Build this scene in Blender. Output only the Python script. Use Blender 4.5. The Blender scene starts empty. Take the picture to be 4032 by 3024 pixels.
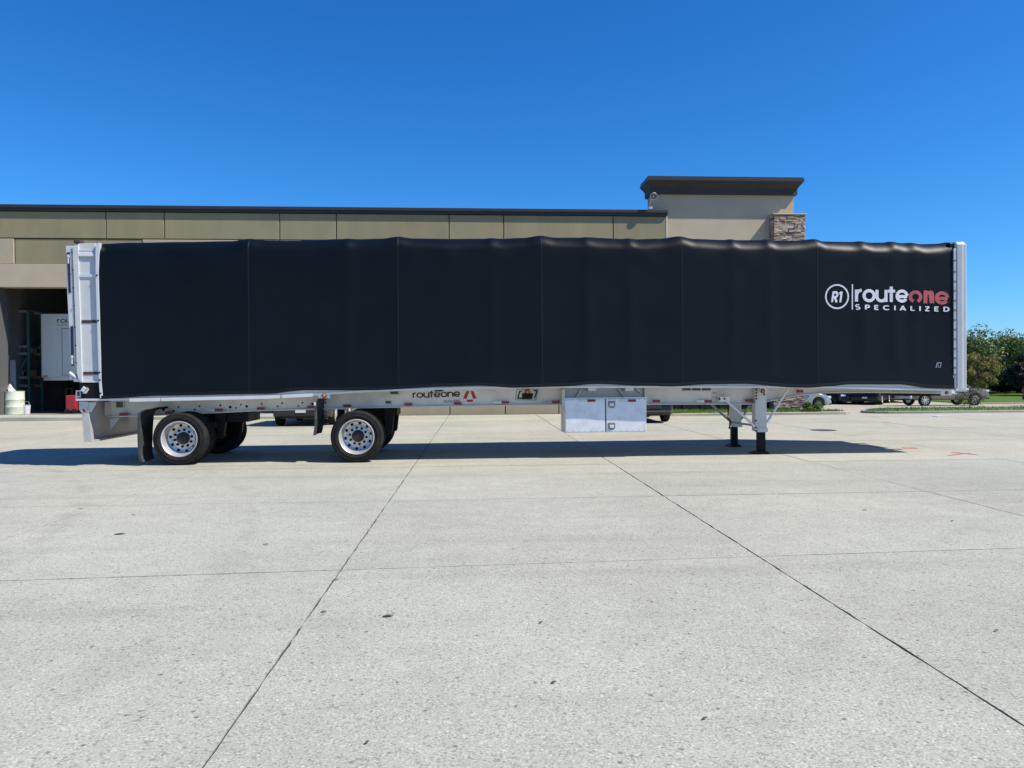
import bpy, bmesh, math, random
from mathutils import Vector, Matrix, noise
R = math.radians
random.seed(7)
sc = bpy.context.scene
COL = sc.collection

# ------------------------------------------------------------------ camera
F, CX, CY, H = 3028.0, 2016.0, 1512.0, 1.52
YAW, PIT, ROLL = R(2.67), R(-0.587), R(0.45)
FW = Vector((math.sin(YAW)*math.cos(PIT), math.cos(YAW)*math.cos(PIT), math.sin(PIT)))
r0 = FW.cross(Vector((0, 0, 1))).normalized(); u0 = r0.cross(FW)
RT = r0*math.cos(ROLL) - u0*math.sin(ROLL); UP = u0*math.cos(ROLL) + r0*math.sin(ROLL)
CAM = Vector((0, 0, H))
cam = bpy.data.cameras.new('camera'); camo = bpy.data.objects.new('camera', cam); COL.objects.link(camo)
camo.matrix_world = Matrix(((RT.x, UP.x, -FW.x, 0), (RT.y, UP.y, -FW.y, 0), (RT.z, UP.z, -FW.z, H), (0, 0, 0, 1)))
cam.sensor_width = 36; cam.lens = 36*F/4032; cam.clip_end = 2000; cam.clip_start = .05
sc.camera = camo

# ------------------------------------------------------------------ light
SUN = Vector((0.600, -0.2345, 0.7645)).normalized()
w = bpy.data.worlds.new('World'); sc.world = w; w.use_nodes = True
nt = w.node_tree; bg = nt.nodes['Background']
sky = nt.nodes.new('ShaderNodeTexSky'); sky.sky_type = 'NISHITA'; sky.sun_disc = False
sky.sun_elevation = math.asin(SUN.z); sky.sun_rotation = math.atan2(SUN.x, SUN.y)
sky.altitude = 200; sky.air_density = 1.0; sky.dust_density = 0.15; sky.ozone_density = 4.0
sep = nt.nodes.new('ShaderNodeSeparateColor'); com = nt.nodes.new('ShaderNodeCombineColor'); nt.links.new(sky.outputs[0], sep.inputs[0])
for i_, (gain, gam) in enumerate(((.19, 1.68), (.80, 1.15), (1.6, 1.0))):          # deep polarised blue of the clear day
    pw = nt.nodes.new('ShaderNodeMath'); pw.operation = 'POWER'; pw.inputs[1].default_value = gam; nt.links.new(sep.outputs[i_], pw.inputs[0])
    ml = nt.nodes.new('ShaderNodeMath'); ml.operation = 'MULTIPLY'; ml.inputs[1].default_value = gain; nt.links.new(pw.outputs[0], ml.inputs[0]); nt.links.new(ml.outputs[0], com.inputs[i_])
nt.links.new(com.outputs[0], bg.inputs[0]); bg.inputs[1].default_value = 0.071
sl = bpy.data.lights.new('sun', 'SUN'); sl.energy = 5.0; sl.angle = R(0.53); sl.color = (1, .935, .83)
so = bpy.data.objects.new('sun', sl); COL.objects.link(so); so.location = (20, -10, 30)
so.rotation_euler = (-SUN).to_track_quat('-Z', 'Y').to_euler()
sc.view_settings.view_transform = 'Standard'; sc.view_settings.look = 'None'
sc.view_settings.exposure = 0.5; sc.view_settings.gamma = 1.0

# ------------------------------------------------------------------ pixel -> place
def ray(x, y): return FW + RT*((x-CX)/F) - UP*((y-CY)/F)
def PY(x, y, Y):
    d = ray(x, y); return CAM + d*(Y/d.y)
def G(x, y, z=0.0):
    d = ray(x, y); return CAM + d*((z-H)/d.z)
TA = R(1.0); TO = Vector((0, 13.829, 0)); TINV = Matrix.Rotation(-TA, 3, 'Z')
def q(x, y, dy=0.0):                       # pixel -> trailer-local point, dy metres in from its near side
    o = TINV @ (CAM-TO); d = TINV @ ray(x, y)
    return o + d*((dy-o.y)/d.y)
BO = Vector((5, 31, 0)); BT = R(0.36); BINV = Matrix.Rotation(-BT, 3, 'Y')
def b(x, y, Y=31.0):                       # pixel -> building-local point on the facade plane Y
    o = BINV @ (CAM-BO); d = BINV @ ray(x, y)
    return o + d*((Y-31.0-o.y)/d.y)

# ------------------------------------------------------------------ materials
def mat(name, col, rough=.6, metal=0.0, var=.08, scale=6.0, bump=0.0, bscale=80.0, spec=.5, coat=0.0, rnd=0.0, stretch=None, emit=None, dirt=None):
    m = bpy.data.materials.new(name); m.use_nodes = True
    n = m.node_tree.nodes; L = m.node_tree.links; p = n['Principled BSDF']
    p.inputs['Roughness'].default_value = rough; p.inputs['Metallic'].default_value = metal
    p.inputs['Specular IOR Level'].default_value = spec; p.inputs['Coat Weight'].default_value = coat
    p.inputs['Coat Roughness'].default_value = .08
    tc = n.new('ShaderNodeTexCoord'); src = tc.outputs['Object']
    if stretch:
        mp = n.new('ShaderNodeMapping'); mp.inputs['Scale'].default_value = stretch
        L.new(src, mp.inputs[0]); src = mp.outputs[0]
    nz = n.new('ShaderNodeTexNoise'); nz.inputs['Scale'].default_value = scale; nz.inputs['Detail'].default_value = 6
    L.new(src, nz.inputs['Vector'])
    mr = n.new('ShaderNodeMapRange'); mr.inputs[1].default_value = .25; mr.inputs[2].default_value = .75
    mr.inputs[3].default_value = 1-var; mr.inputs[4].default_value = 1+var
    L.new(nz.outputs['Fac'], mr.inputs[0])
    fac = mr.outputs[0]
    if rnd:
        oi = n.new('ShaderNodeObjectInfo'); m2 = n.new('ShaderNodeMapRange')
        m2.inputs[3].default_value = 1-rnd; m2.inputs[4].default_value = 1+rnd
        L.new(oi.outputs['Random'], m2.inputs[0])
        mm = n.new('ShaderNodeMath'); mm.operation = 'MULTIPLY'; L.new(fac, mm.inputs[0]); L.new(m2.outputs[0], mm.inputs[1]); fac = mm.outputs[0]
    mx = n.new('ShaderNodeMix'); mx.data_type = 'RGBA'; mx.blend_type = 'MULTIPLY'; mx.inputs[0].default_value = 1
    mx.inputs[6].default_value = (*col, 1); L.new(fac, mx.inputs[7])
    out = mx.outputs[2]
    if dirt:
        dn = n.new('ShaderNodeTexNoise'); dn.inputs['Scale'].default_value = dirt[1]; dn.inputs['Detail'].default_value = 8
        L.new(src, dn.inputs['Vector'])
        dr = n.new('ShaderNodeMapRange'); dr.inputs[1].default_value = .5; dr.inputs[2].default_value = .75; dr.inputs[4].default_value = dirt[2]
        L.new(dn.outputs['Fac'], dr.inputs[0])
        dm = n.new('ShaderNodeMix'); dm.data_type = 'RGBA'; L.new(dr.outputs[0], dm.inputs[0]); L.new(out, dm.inputs[6]); dm.inputs[7].default_value = (*dirt[0], 1)
        out = dm.outputs[2]
    L.new(out, p.inputs['Base Color'])
    if bump:
        bn = n.new('ShaderNodeTexNoise'); bn.inputs['Scale'].default_value = bscale; bn.inputs['Detail'].default_value = 4
        L.new(src, bn.inputs['Vector'])
        bp = n.new('ShaderNodeBump'); bp.inputs['Strength'].default_value = bump; bp.inputs['Distance'].default_value = .01
        L.new(bn.outputs['Fac'], bp.inputs['Height']); L.new(bp.outputs[0], p.inputs['Normal'])
    if emit:
        p.inputs['Emission Color'].default_value = (*emit[0], 1); p.inputs['Emission Strength'].default_value = emit[1]
    return m

def concrete(name, base, warm, rnd=.035):
    m = bpy.data.materials.new(name); m.use_nodes = True
    n = m.node_tree.nodes; L = m.node_tree.links; p = n['Principled BSDF']
    p.inputs['Roughness'].default_value = .95; p.inputs['Specular IOR Level'].default_value = .15
    g = n.new('ShaderNodeNewGeometry')
    def nz(s, det, ro=.5):
        a = n.new('ShaderNodeTexNoise'); a.inputs['Scale'].default_value = s; a.inputs['Detail'].default_value = det; a.inputs['Roughness'].default_value = ro
        L.new(g.outputs['Position'], a.inputs['Vector']); return a.outputs['Fac']
    def rng(f, a, c, lo, hi):
        r = n.new('ShaderNodeMapRange'); r.inputs[1].default_value = a; r.inputs[2].default_value = c; r.inputs[3].default_value = lo; r.inputs[4].default_value = hi
        L.new(f, r.inputs[0]); return r.outputs[0]
    def mul(a, c):
        r = n.new('ShaderNodeMath'); r.operation = 'MULTIPLY'; L.new(a, r.inputs[0]); L.new(c, r.inputs[1]); return r.outputs[0]
    f = rng(nz(.35, 5, .6), .3, .7, .90, 1.08)                 # cloudy patches
    f = mul(f, rng(nz(3.0, 4), .3, .7, .95, 1.05))
    f = mul(f, rng(nz(30, 3, .7), .30, .70, .93, 1.07))           # exposed aggregate
    f = mul(f, rng(nz(85, 2, .6), .30, .70, .72, 1.26))
    sp = n.new('ShaderNodeTexVoronoi'); sp.inputs['Scale'].default_value = 80; L.new(g.outputs['Position'], sp.inputs['Vector'])
    sc_ = n.new('ShaderNodeSeparateColor'); L.new(sp.outputs['Color'], sc_.inputs[0])
    f = mul(f, rng(sc_.outputs[0],   .86, .9, 1.0, .72))           # dark stones
    f = mul(f, rng(sc_.outputs[1], .9, .94, 1.0, 1.22))          # pale stones
    sq = n.new('ShaderNodeTexVoronoi'); sq.inputs['Scale'].default_value = 9; L.new(g.outputs['Position'], sq.inputs['Vector'])
    f = mul(f, rng(sq.outputs['Distance'], .05, .14, .45, 1.0))  # scattered pits
    # long drag stains across the lot
    mp = n.new('ShaderNodeMapping'); mp.inputs['Scale'].default_value = (.12, 1.1, 1); L.new(g.outputs['Position'], mp.inputs[0])
    st = n.new('ShaderNodeTexNoise'); st.inputs['Scale'].default_value = 1.2; st.inputs['Detail'].default_value = 7; L.new(mp.outputs[0], st.inputs['Vector'])
    f = mul(f, rng(st.outputs['Fac'], .56, .74, 1.0, .84))
    # old tyre tracks: worn arcs left by turning trucks
    sx = n.new('ShaderNodeSeparateXYZ'); L.new(g.outputs['Position'], sx.inputs[0])
    for (tx, ty_, rad, wd_, amt) in ((-17, 4.5, 13.2, .16, .90), (-17, 4.5, 15.1, .16, .92), (16, -6, 15.5, .2, .93), (16, -6, 17.4, .2, .94), (-3, 31, 17.5, .22, .92), (9, 38, 21, .22, .92)):
        dx = n.new('ShaderNodeMath'); dx.operation = 'SUBTRACT'; dx.inputs[1].default_value = tx; L.new(sx.outputs[0], dx.inputs[0])
        dy = n.new('ShaderNodeMath'); dy.operation = 'SUBTRACT'; dy.inputs[1].default_value = ty_; L.new(sx.outputs[1], dy.inputs[0])
        dd = n.new('ShaderNodeCombineXYZ'); L.new(dx.outputs[0], dd.inputs[0]); L.new(dy.outputs[0], dd.inputs[1])
        ln = n.new('ShaderNodeVectorMath'); ln.operation = 'LENGTH'; L.new(dd.outputs[0], ln.inputs[0])
        df = n.new('ShaderNodeMath'); df.operation = 'SUBTRACT'; df.inputs[1].default_value = rad; L.new(ln.outputs['Value'], df.inputs[0])
        ab = n.new('ShaderNodeMath'); ab.operation = 'ABSOLUTE'; L.new(df.outputs[0], ab.inputs[0])
        wv = n.new('ShaderNodeMath'); wv.operation = 'ADD'; L.new(ab.outputs[0], wv.inputs[0]); L.new(rng(st.outputs['Fac'], .35, .65, -.03, .3), wv.inputs[1])
        f = mul(f, rng(wv.outputs[0], wd_*.4, wd_*1.3, amt, 1.0))
    oi = n.new('ShaderNodeObjectInfo'); f = mul(f, rng(oi.outputs['Random'], 0, 1, 1-rnd, 1+rnd))
    cm = n.new('ShaderNodeMix'); cm.data_type = 'RGBA'; cm.inputs[6].default_value = (*base, 1); cm.inputs[7].default_value = (*warm, 1)
    L.new(rng(nz(.12, 3), .35, .65, 0, 1), cm.inputs[0])
    mx = n.new('ShaderNodeMix'); mx.data_type = 'RGBA'; mx.blend_type = 'MULTIPLY'; mx.inputs[0].default_value = 1
    L.new(cm.outputs[2], mx.inputs[6]); L.new(f, mx.inputs[7]); L.new(mx.outputs[2], p.inputs['Base Color'])
    bp = n.new('ShaderNodeBump'); bp.inputs['Strength'].default_value = .35; bp.inputs['Distance'].default_value = .006
    L.new(nz(60, 4, .7), bp.inputs['Height']); L.new(bp.outputs[0], p.inputs['Normal'])
    return m

def leafmat(name, col, col2):
    m = bpy.data.materials.new(name); m.use_nodes = True
    n = m.node_tree.nodes; L = m.node_tree.links; p = n['Principled BSDF']
    p.inputs['Roughness'].default_value = .55; p.inputs['Specular IOR Level'].default_value = .3
    tc = n.new('ShaderNodeTexCoord'); nz = n.new('ShaderNodeTexNoise'); nz.inputs['Scale'].default_value = 2.2; nz.inputs['Detail'].default_value = 5
    L.new(tc.outputs['Object'], nz.inputs['Vector'])
    r = n.new('ShaderNodeMapRange'); r.inputs[1].default_value = .35; r.inputs[2].default_value = .65; L.new(nz.outputs['Fac'], r.inputs[0])
    mx = n.new('ShaderNodeMix'); mx.data_type = 'RGBA'; mx.inputs[6].default_value = (*col, 1); mx.inputs[7].default_value = (*col2, 1)
    L.new(r.outputs[0], mx.inputs[0]); L.new(mx.outputs[2], p.inputs['Base Color'])
    tr = n.new('ShaderNodeBsdfTranslucent'); L.new(mx.outputs[2], tr.inputs[0])
    ms = n.new('ShaderNodeMixShader'); ms.inputs[0].default_value = .22
    L.new(p.outputs[0], ms.inputs[1]); L.new(tr.outputs[0], ms.inputs[2]); L.new(ms.outputs[0], n['Material Output'].inputs[0])
    return m

M = {}
M['slab'] = concrete('concrete_slab', (.35, .353, .305), (.362, .355, .292))
M['slab_b'] = concrete('concrete_slab_tan', (.368, .360, .302), (.376, .360, .288))
M['drive'] = concrete('concrete_drive', (.37, .34, .27), (.40, .35, .27), 0)
M['kerb'] = mat('kerb_concrete', (.34, .31, .25), .9, 0, .12, 3, .3, 60)
M['core'] = mat('panel_joint', (.13, .115, .08), .9)
M['joint'] = mat('joint_soil', (.05, .047, .042), .95, 0, .3, 3)
M['tarp'] = mat('black_vinyl', (.0016, .0036, .0058), .42, 0, .25, .9, .14, 260, .19, dirt=((.0035, .006, .0088), 1.7, .5))
M['seam'] = mat('vinyl_seam', (.0026, .0046, .0068), .55, 0, .1, spec=.25)
M['alu'] = mat('mill_aluminium', (.58, .56, .53), .45, .5, .10, 5, .05, 60, dirt=((.35, .33, .30), 2.5, .35))
M['beam'] = mat('beam_aluminium', (.66, .64, .60), .5, .35, .08, 2.5, .04, 50, dirt=((.42, .39, .34), 3, .5))
M['bright'] = mat('bright_aluminium', (.70, .69, .67), .36, .35, .06, 4)
M['toolbox'] = mat('toolbox_aluminium', (.74, .75, .77), .45, .35, .10, 7, .06, 30, dirt=((.50, .53, .58), 5, .5))
M['white'] = mat('white_trailer_paint', (.52, .53, .53), .4, 0, .06, 5, dirt=((.45, .42, .38), 4, .3))
M['polish'] = mat('polished_rim', (.62, .61, .59), .34, .6, .08, 9)
M['rubber'] = mat('tyre_rubber', (.013, .013, .0125), .85, 0, .3, 8, .25, 60, .2, dirt=((.042, .038, .031), 5, .5))
M['flap'] = mat('mudflap_rubber', (.04, .042, .044), .65, 0, .25, 6, .1, 40, dirt=((.15, .14, .125), 4, .6))
M['black'] = mat('black_steel', (.006, .006, .0065), .55, 0, .3, 6, spec=.2)
M['hub'] = mat('hub_grease', (.03, .027, .026), .5, .2, .4, 30)
M['red'] = mat('red_lens', (.22, .012, .02), .35, 0, .1, 20)
M['wtape'] = mat('white_tape', (.60, .62, .62), .5)
M['amber'] = mat('amber_lens', (.55, .19, .03), .3, 0, .1, 20)
M['inkw'] = mat('white_print', (.60, .62, .66), .55, 0, .08, 10)
M['inkr'] = mat('red_print', (.40, .075, .085), .55, 0, .12, 8)
M['inkk'] = mat('black_print', (.012, .012, .013), .45)
M['inkg'] = mat('grey_print', (.09, .09, .09), .5)
M['logored'] = mat('logo_red', (.42, .02, .03), .5)
M['steel'] = mat('galvanised_steel', (.50, .51, .52), .45, .7, .12, 12)
M['navy'] = mat('navy_seal', (.015, .02, .045), .5)
M['rust'] = mat('rusty_slot', (.05, .028, .03), .8, 0, .4, 20)
M['stucco_olive'] = mat('olive_panel', (.255, .22, .128), .9, 0, .10, 1.2, .15, 120, rnd=.05, stretch=(1, 1, .35), dirt=((.34, .275, .15), 1.6, .6))
M['stucco_tan'] = mat('tan_panel', (.38, .32, .22), .9, 0, .08, 1.2, .15, 120, rnd=.05, stretch=(1, 1, .4), dirt=((.48, .40, .28), 1.4, .35))
M['stucco_tower'] = mat('tower_stucco', (.44, .365, .26), .92, 0, .06, 1.5, .2, 120)
M['coping'] = mat('dark_coping', (.045, .038, .034), .45, .3, .1, 3)
M['cornice'] = mat('dark_cornice', (.042, .036, .033), .75, 0, .15, 3, .2, 60)
M['trimw'] = mat('pale_trim', (.62, .59, .52), .7)
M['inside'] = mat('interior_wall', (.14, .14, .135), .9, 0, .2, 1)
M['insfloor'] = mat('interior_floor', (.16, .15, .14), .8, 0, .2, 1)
M['glass'] = mat('dark_glass', (.012, .016, .018), .06, 0, .1, 2, spec=.6)
M['frame'] = mat('bronze_frame', (.03, .026, .022), .4, .4)
M['rack'] = mat('rack_green', (.045, .15, .12), .5, 0, .15, 8)
M['rackbeam'] = mat('rack_beam', (.25, .24, .22), .6, 0, .2, 8)
M['drum'] = mat('drum_cream', (.52, .56, .45), .5, 0, .08, 6, dirt=((.35, .33, .25), 5, .4))
M['bag'] = mat('plastic_bag', (.55, .56, .58), .45, 0, .1, 9)
M['teal'] = mat('teal_plastic', (.02, .30, .28), .5)
M['redcart'] = mat('red_cart', (.32, .02, .03), .4, 0, .15, 6)
M['ply'] = mat('cardboard', (.30, .21, .12), .8)
STONE = [mat('ledge_stone_%s' % k, c, .92, 0, .25, 14, .5, 50) for k, c in zip('abcde', [(.30, .21, .145), (.40, .31, .23), (.22, .15, .115), (.48, .39, .30), (.33, .25, .19)])]
M['mortar'] = mat('mortar', (.10, .085, .075), .95)
M['grass'] = leafmat('lawn_grass', (.08, .17, .022), (.13, .21, .035))
M['leafa'] = leafmat('tree_leaf', (.08, .128, .036), (.125, .172, .05))
M['leafb'] = leafmat('yellow_leaf', (.24, .25, .04), (.19, .14, .07))
M['leafc'] = leafmat('dark_leaf', (.035, .026, .03), (.05, .05, .035))
M['leafd'] = leafmat('shrub_leaf', (.10, .085, .05), (.07, .09, .03))
M['leafe'] = leafmat('hedge_leaf', (.025, .035, .02), (.045, .045, .03))
M['bark'] = mat('bark', (.10, .075, .055), .95, 0, .3, 14, .5, 40)
M['dryleaf'] = mat('dry_leaf', (.06, .045, .045), .8, 0, .3, 40)
M['paintred'] = mat('red_marking_paint', (.42, .13, .13), .85, 0, .3, 25)
M['iron'] = mat('cast_iron', (.06, .055, .05), .7, .3, .25, 20)
M['brown'] = mat('brown_brick_far', (.11, .075, .06), .9, 0, .15, 2)
M['far_roof'] = mat('far_roof', (.03, .027, .026), .7)
CARP = {'blue': mat('paint_blue', (.24, .30, .32), .3, .3, .04, 4, coat=.8), 'navy': mat('paint_navy', (.010, .013, .03), .4, .2, .05, 4, coat=.25, spec=.3),
        'black': mat('paint_black', (.008, .008, .009), .4, .1, .05, 4, coat=.25, spec=.3), 'grey': mat('paint_grey', (.15, .14, .12), .45, .2, .05, 4, coat=.6),
        'char': mat('paint_charcoal', (.02, .02, .02), .4, .2, .05, 4, coat=.3)}
M['lamp'] = mat('headlamp', (.75, .76, .76), .15, .2); M['plastic'] = mat('black_plastic', (.02, .02, .021), .6)
M['tail'] = mat('tail_lamp', (.25, .01, .015), .25)

# ------------------------------------------------------------------ mesh helpers
class MB:
    def __init__(s): s.v = []; s.f = []
    def add(s, vs, fs):
        o = len(s.v); s.v += [tuple(v) for v in vs]; s.f += [tuple(i+o for i in f) for f in fs]; return s
    def box(s, x0, x1, y0, y1, z0, z1, M4=None):
        vs = [Vector((x, y, z)) for x in (x0, x1) for y in (y0, y1) for z in (z0, z1)]
        if M4 is not None: vs = [M4 @ v for v in vs]
        return s.add(vs, [(0, 1, 3, 2), (4, 6, 7, 5), (0, 4, 5, 1), (2, 3, 7, 6), (0, 2, 6, 4), (1, 5, 7, 3)])
    def prism(s, pts, y0, y1):             # polygon in x,z extruded along y
        n = len(pts)
        s.add([(p[0], y0, p[1]) for p in pts]+[(p[0], y1, p[1]) for p in pts],
              [tuple(range(n)), tuple(range(2*n-1, n-1, -1))]+[(i, i+n, (i+1) % n+n, (i+1) % n) for i in range(n)])
        return s
    def bar(s, a, c, r, n=8, r2=None):
        a = Vector(a); c = Vector(c); d = (c-a).normalized(); t = Vector((0, 0, 1)) if abs(d.z) < .9 else Vector((1, 0, 0))
        u = d.cross(t).normalized(); v = d.cross(u); r2 = r if r2 is None else r2
        A = [a+(u*math.cos(k*2*math.pi/n)+v*math.sin(k*2*math.pi/n))*r for k in range(n)]
        C = [c+(u*math.cos(k*2*math.pi/n)+v*math.sin(k*2*math.pi/n))*r2 for k in range(n)]
        return s.add(A+C, [tuple(range(n))[::-1], tuple(range(n, 2*n))]+[(i, (i+1) % n, (i+1) % n+n, i+n) for i in range(n)])
    def flat(s, a, c, w, t):               # rectangular bar a->c, width w (vertical-ish), thickness t (y)
        a = Vector(a); c = Vector(c); d = (c-a); L = d.length; d.normalize(); y = Vector((0, 1, 0)); n = d.cross(y).normalized(); y = n.cross(d)
        vs = [a+d*(L*i)+n*(w*(j-.5))+y*(t*(k-.5)) for i in (0, 1) for j in (0, 1) for k in (0, 1)]
        return s.add(vs, [(0, 1, 3, 2), (4, 6, 7, 5), (0, 4, 5, 1), (2, 3, 7, 6), (0, 2, 6, 4), (1, 5, 7, 3)])
    def lathe(s, prof, n=32, c=(0, 0, 0), axis='y', closed=False):
        o = len(s.v); m = len(prof)
        for k in range(n):
            a = 2*math.pi*k/n
            for r, h in prof:
                if axis == 'y': s.v.append((c[0]+r*math.cos(a), c[1]+h, c[2]+r*math.sin(a)))
                else: s.v.append((c[0]+r*math.cos(a), c[1]+r*math.sin(a), c[2]+h))
        for k in range(n):
            k2 = (k+1) % n
            for i in range(m if closed else m-1):
                j = (i+1) % m
                s.f.append((o+k*m+i, o+k*m+j, o+k2*m+j, o+k2*m+i))
        return s
    def mesh(s, name, smooth=False):
        me = bpy.data.meshes.new(name); me.from_pydata(s.v, [], s.f)
        bm = bmesh.new(); bm.from_mesh(me); bmesh.ops.recalc_face_normals(bm, faces=bm.faces); bm.to_mesh(me); bm.free()
        if smooth:
            me.polygons.foreach_set('use_smooth', [True]*len(me.polygons))
            try: me.set_sharp_from_angle(angle=R(38))
            except Exception: pass
        return me
    def build(s, name, m, parent=None, smooth=False, bevel=0.0, loc=None):
        o = bpy.data.objects.new(name, s.mesh(name, smooth)); COL.objects.link(o)
        o.data.materials.append(m); o.parent = parent
        if loc is not None: o.location = loc
        if bevel:
            md = o.modifiers.new('bevel', 'BEVEL'); md.width = bevel; md.segments = 2; md.limit_method = 'ANGLE'
        return o
def tag(o, label=None, cat=None, group=None, kind=None):
    if label: o['label'] = label
    if cat: o['category'] = cat
    if group: o['group'] = group
    if kind: o['kind'] = kind
    return o
def empty(name, loc, label=None, cat=None, group=None, rot=(0, 0, 0)):
    o = bpy.data.objects.new(name, None); COL.objects.link(o); o.location = loc; o.rotation_euler = rot
    return tag(o, label, cat, group)
def inst(name, me, m, parent, loc=(0, 0, 0), rot=(0, 0, 0), scale=(1, 1, 1)):
    o = bpy.data.objects.new(name, me); COL.objects.link(o); o.parent = parent; o.location = loc; o.rotation_euler = rot; o.scale = scale
    if m and not me.materials: me.materials.append(m)
    return o
def copy_tree(o, parent=None):
    c = o.copy(); COL.objects.link(c); c.parent = parent
    for ch in o.children: copy_tree(ch, c)
    return c
def lerpt(tab, x):
    if x <= tab[0][0]: return tab[0][1]
    for (a, fa), (c, fc) in zip(tab, tab[1:]):
        if x <= c:
            t = (x-a)/(c-a); return fa+(fc-fa)*t
    return tab[-1][1]
def smootht(tab, x):
    if x <= tab[0][0]: return tab[0][1]
    for (a, fa), (c, fc) in zip(tab, tab[1:]):
        if x <= c:
            t = (x-a)/(c-a); t = t*t*(3-2*t); return fa+(fc-fa)*t
    return tab[-1][1]

# ------------------------------------------------------------------ lettering: strokes -> flat ribbons
def arc(cx, cy, r, a0, a1, ry=None, n=None):
    ry = r if ry is None else ry; n = n or max(6, int(abs(a1-a0)/12))
    return [(cx+r*math.cos(R(a0+(a1-a0)*i/n)), cy+ry*math.sin(R(a0+(a1-a0)*i/n))) for i in range(n+1)]
GL = {  # lower case: x-height 1, bowls of radius .5 measured on stroke outside
 'r': (.62, [[(.1, 0), (.1, 1)], arc(.55, .5, .45, 180, 95)[0:]]),
 'o': (1.05, [arc(.5, .5, .42, 0, 360)]),
 'u': (.98, [[(.1, 1), (.1, .45)] + arc(.47, .45, .37, 180, 360) + [(.84, 1)], [(.84, 0), (.84, .5)]]),
 't': (.66, [[(.28, 1.28), (.28, 0)], [(0, .9), (.58, .9)]]),
 'e': (1.05, [arc(.5, .5, .42, 5, 325), [(.12, .46), (.93, .46)]]),
 'n': (.98, [[(.1, 0), (.1, 1)], [(.1, .5)] + arc(.47, .53, .37, 180, 0) + [(.84, 0)]]),
 'S': (.75, [arc(.35, .76, .24, 40, 270) + arc(.35, .26, .26, 90, -140)]),
 'P': (.72, [[(.1, 0), (.1, 1)], [(.1, .93), (.35, .93)] + arc(.35, .68, .25, 90, -90) + [(.1, .43)]]),
 'E': (.66, [[(.1, 0), (.1, 1)], [(.1, .93), (.58, .93)], [(.1, .5), (.52, .5)], [(.1, .07), (.58, .07)]]),
 'C': (.9, [arc(.48, .5, .43, 45, 315)]),
 'I': (.2, [[(.1, 0), (.1, 1)]]),
 'A': (.9, [[(.05, 0), (.43, 1)], [(.43, 1), (.81, 0)], [(.2, .28), (.66, .28)]]),
 'L': (.62, [[(.1, 0), (.1, 1)], [(.1, .07), (.56, .07)]]),
 'Z': (.72, [[(.05, .93), (.62, .93)], [(.6, .93), (.08, .07)], [(.05, .07), (.64, .07)]]),
 'D': (.85, [[(.1, 0), (.1, 1)], [(.1, .93), (.32, .93)] + arc(.32, .5, .43, 90, -90) + [(.1, .07)]]),
 'T': (.7, [[(.35, 0), (.35, 1)], [(.02, .93), (.68, .93)]]),
 'R': (.74, [[(.1, 0), (.1, 1)], [(.1, .93), (.35, .93)] + arc(.35, .7, .23, 90, -90) + [(.1, .47)], [(.32, .47), (.62, 0)]]),
 '1': (.45, [[(.3, 0), (.3, 1)], [(.3, .96), (.06, .8)]]),
}
def ribbon(mb, pts, wd, tf, dep):
    n = len(pts); L = []; Rr = []
    closed = n > 3 and (Vector(pts[0])-Vector(pts[-1])).length < 1e-4
    for i in range(n):
        p = Vector(pts[i])
        a = Vector(pts[i-1]) if i else (Vector(pts[-2]) if closed else p); c = Vector(pts[i+1]) if i < n-1 else (Vector(pts[1]) if closed else p)
        d = (c-a).normalized(); nn = Vector((-d.y, d.x))
        L.append(tf(*(p+nn*wd/2), dep)); Rr.append(tf(*(p-nn*wd/2), dep))
    mb.add(L+Rr, [(i, i+1, i+1+n, i+n) for i in range(n-1)])
def text(word, pa, pb, h, wd, off, slant=0.0, space=.0, start=0):
    """strokes from baseline point pa to pb (3-D), letter height h"""
    mb = MB(); pa = Vector(pa); pb = Vector(pb)
    tot = sum(GL[ch][0] for ch in word)+space*(len(word)-1)
    ex = (pb-pa)/tot; ez = Vector((0, 0, h)); k = 0
    cx = 0
    for ch in word:
        adv, st = GL[ch]
        for s_ in st:
            ribbon(mb, s_, wd, lambda u, v, d, cx=cx: pa+ex*(cx+u+slant*v)+ez*v+Vector((0, -d, 0)), off+.0004*k); k += 1
        cx += adv+space
    return mb
def decal(pts, dy, off=0.002):
    return MB().add([q(x, y, dy)+Vector((0, -off, 0)) for x, y in pts], [tuple(range(len(pts)))])

# ================================================================== GROUND
PROF = [(28, 0), (36, -.25), (45, -.5), (49, -.62), (53, -.57), (60, -.5), (76, -.4), (400, -.4)]
def tz(X, Y):
    k = min(1, max(0, (X-13.9)/2.2)); k = k*k*(3-2*k)
    return k*lerpt(PROF, Y)
def grid(xs, ys, dz):
    mb = MB(); n = len(ys)
    mb.v = [(x, y, tz(x, y)+dz) for x in xs for y in ys]
    mb.f = [(i*n+j, (i+1)*n+j, (i+1)*n+j+1, i*n+j+1) for i in range(len(xs)-1) for j in range(n-1)]
    return mb
gx = [-600, -200, -60, -30, 0, 10, 13, 13.9, 14.6, 15.3, 16.1, 20, 30, 40, 60, 90, 140, 250, 600]
gy = [-300, -60, -10, 10, 27, 28, 32, 36, 40, 45, 49, 53, 56, 60, 68, 76, 100, 160, 300, 900]
tag(grid(gx, gy, -.010).build('ground', M['joint']), kind='structure')
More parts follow.
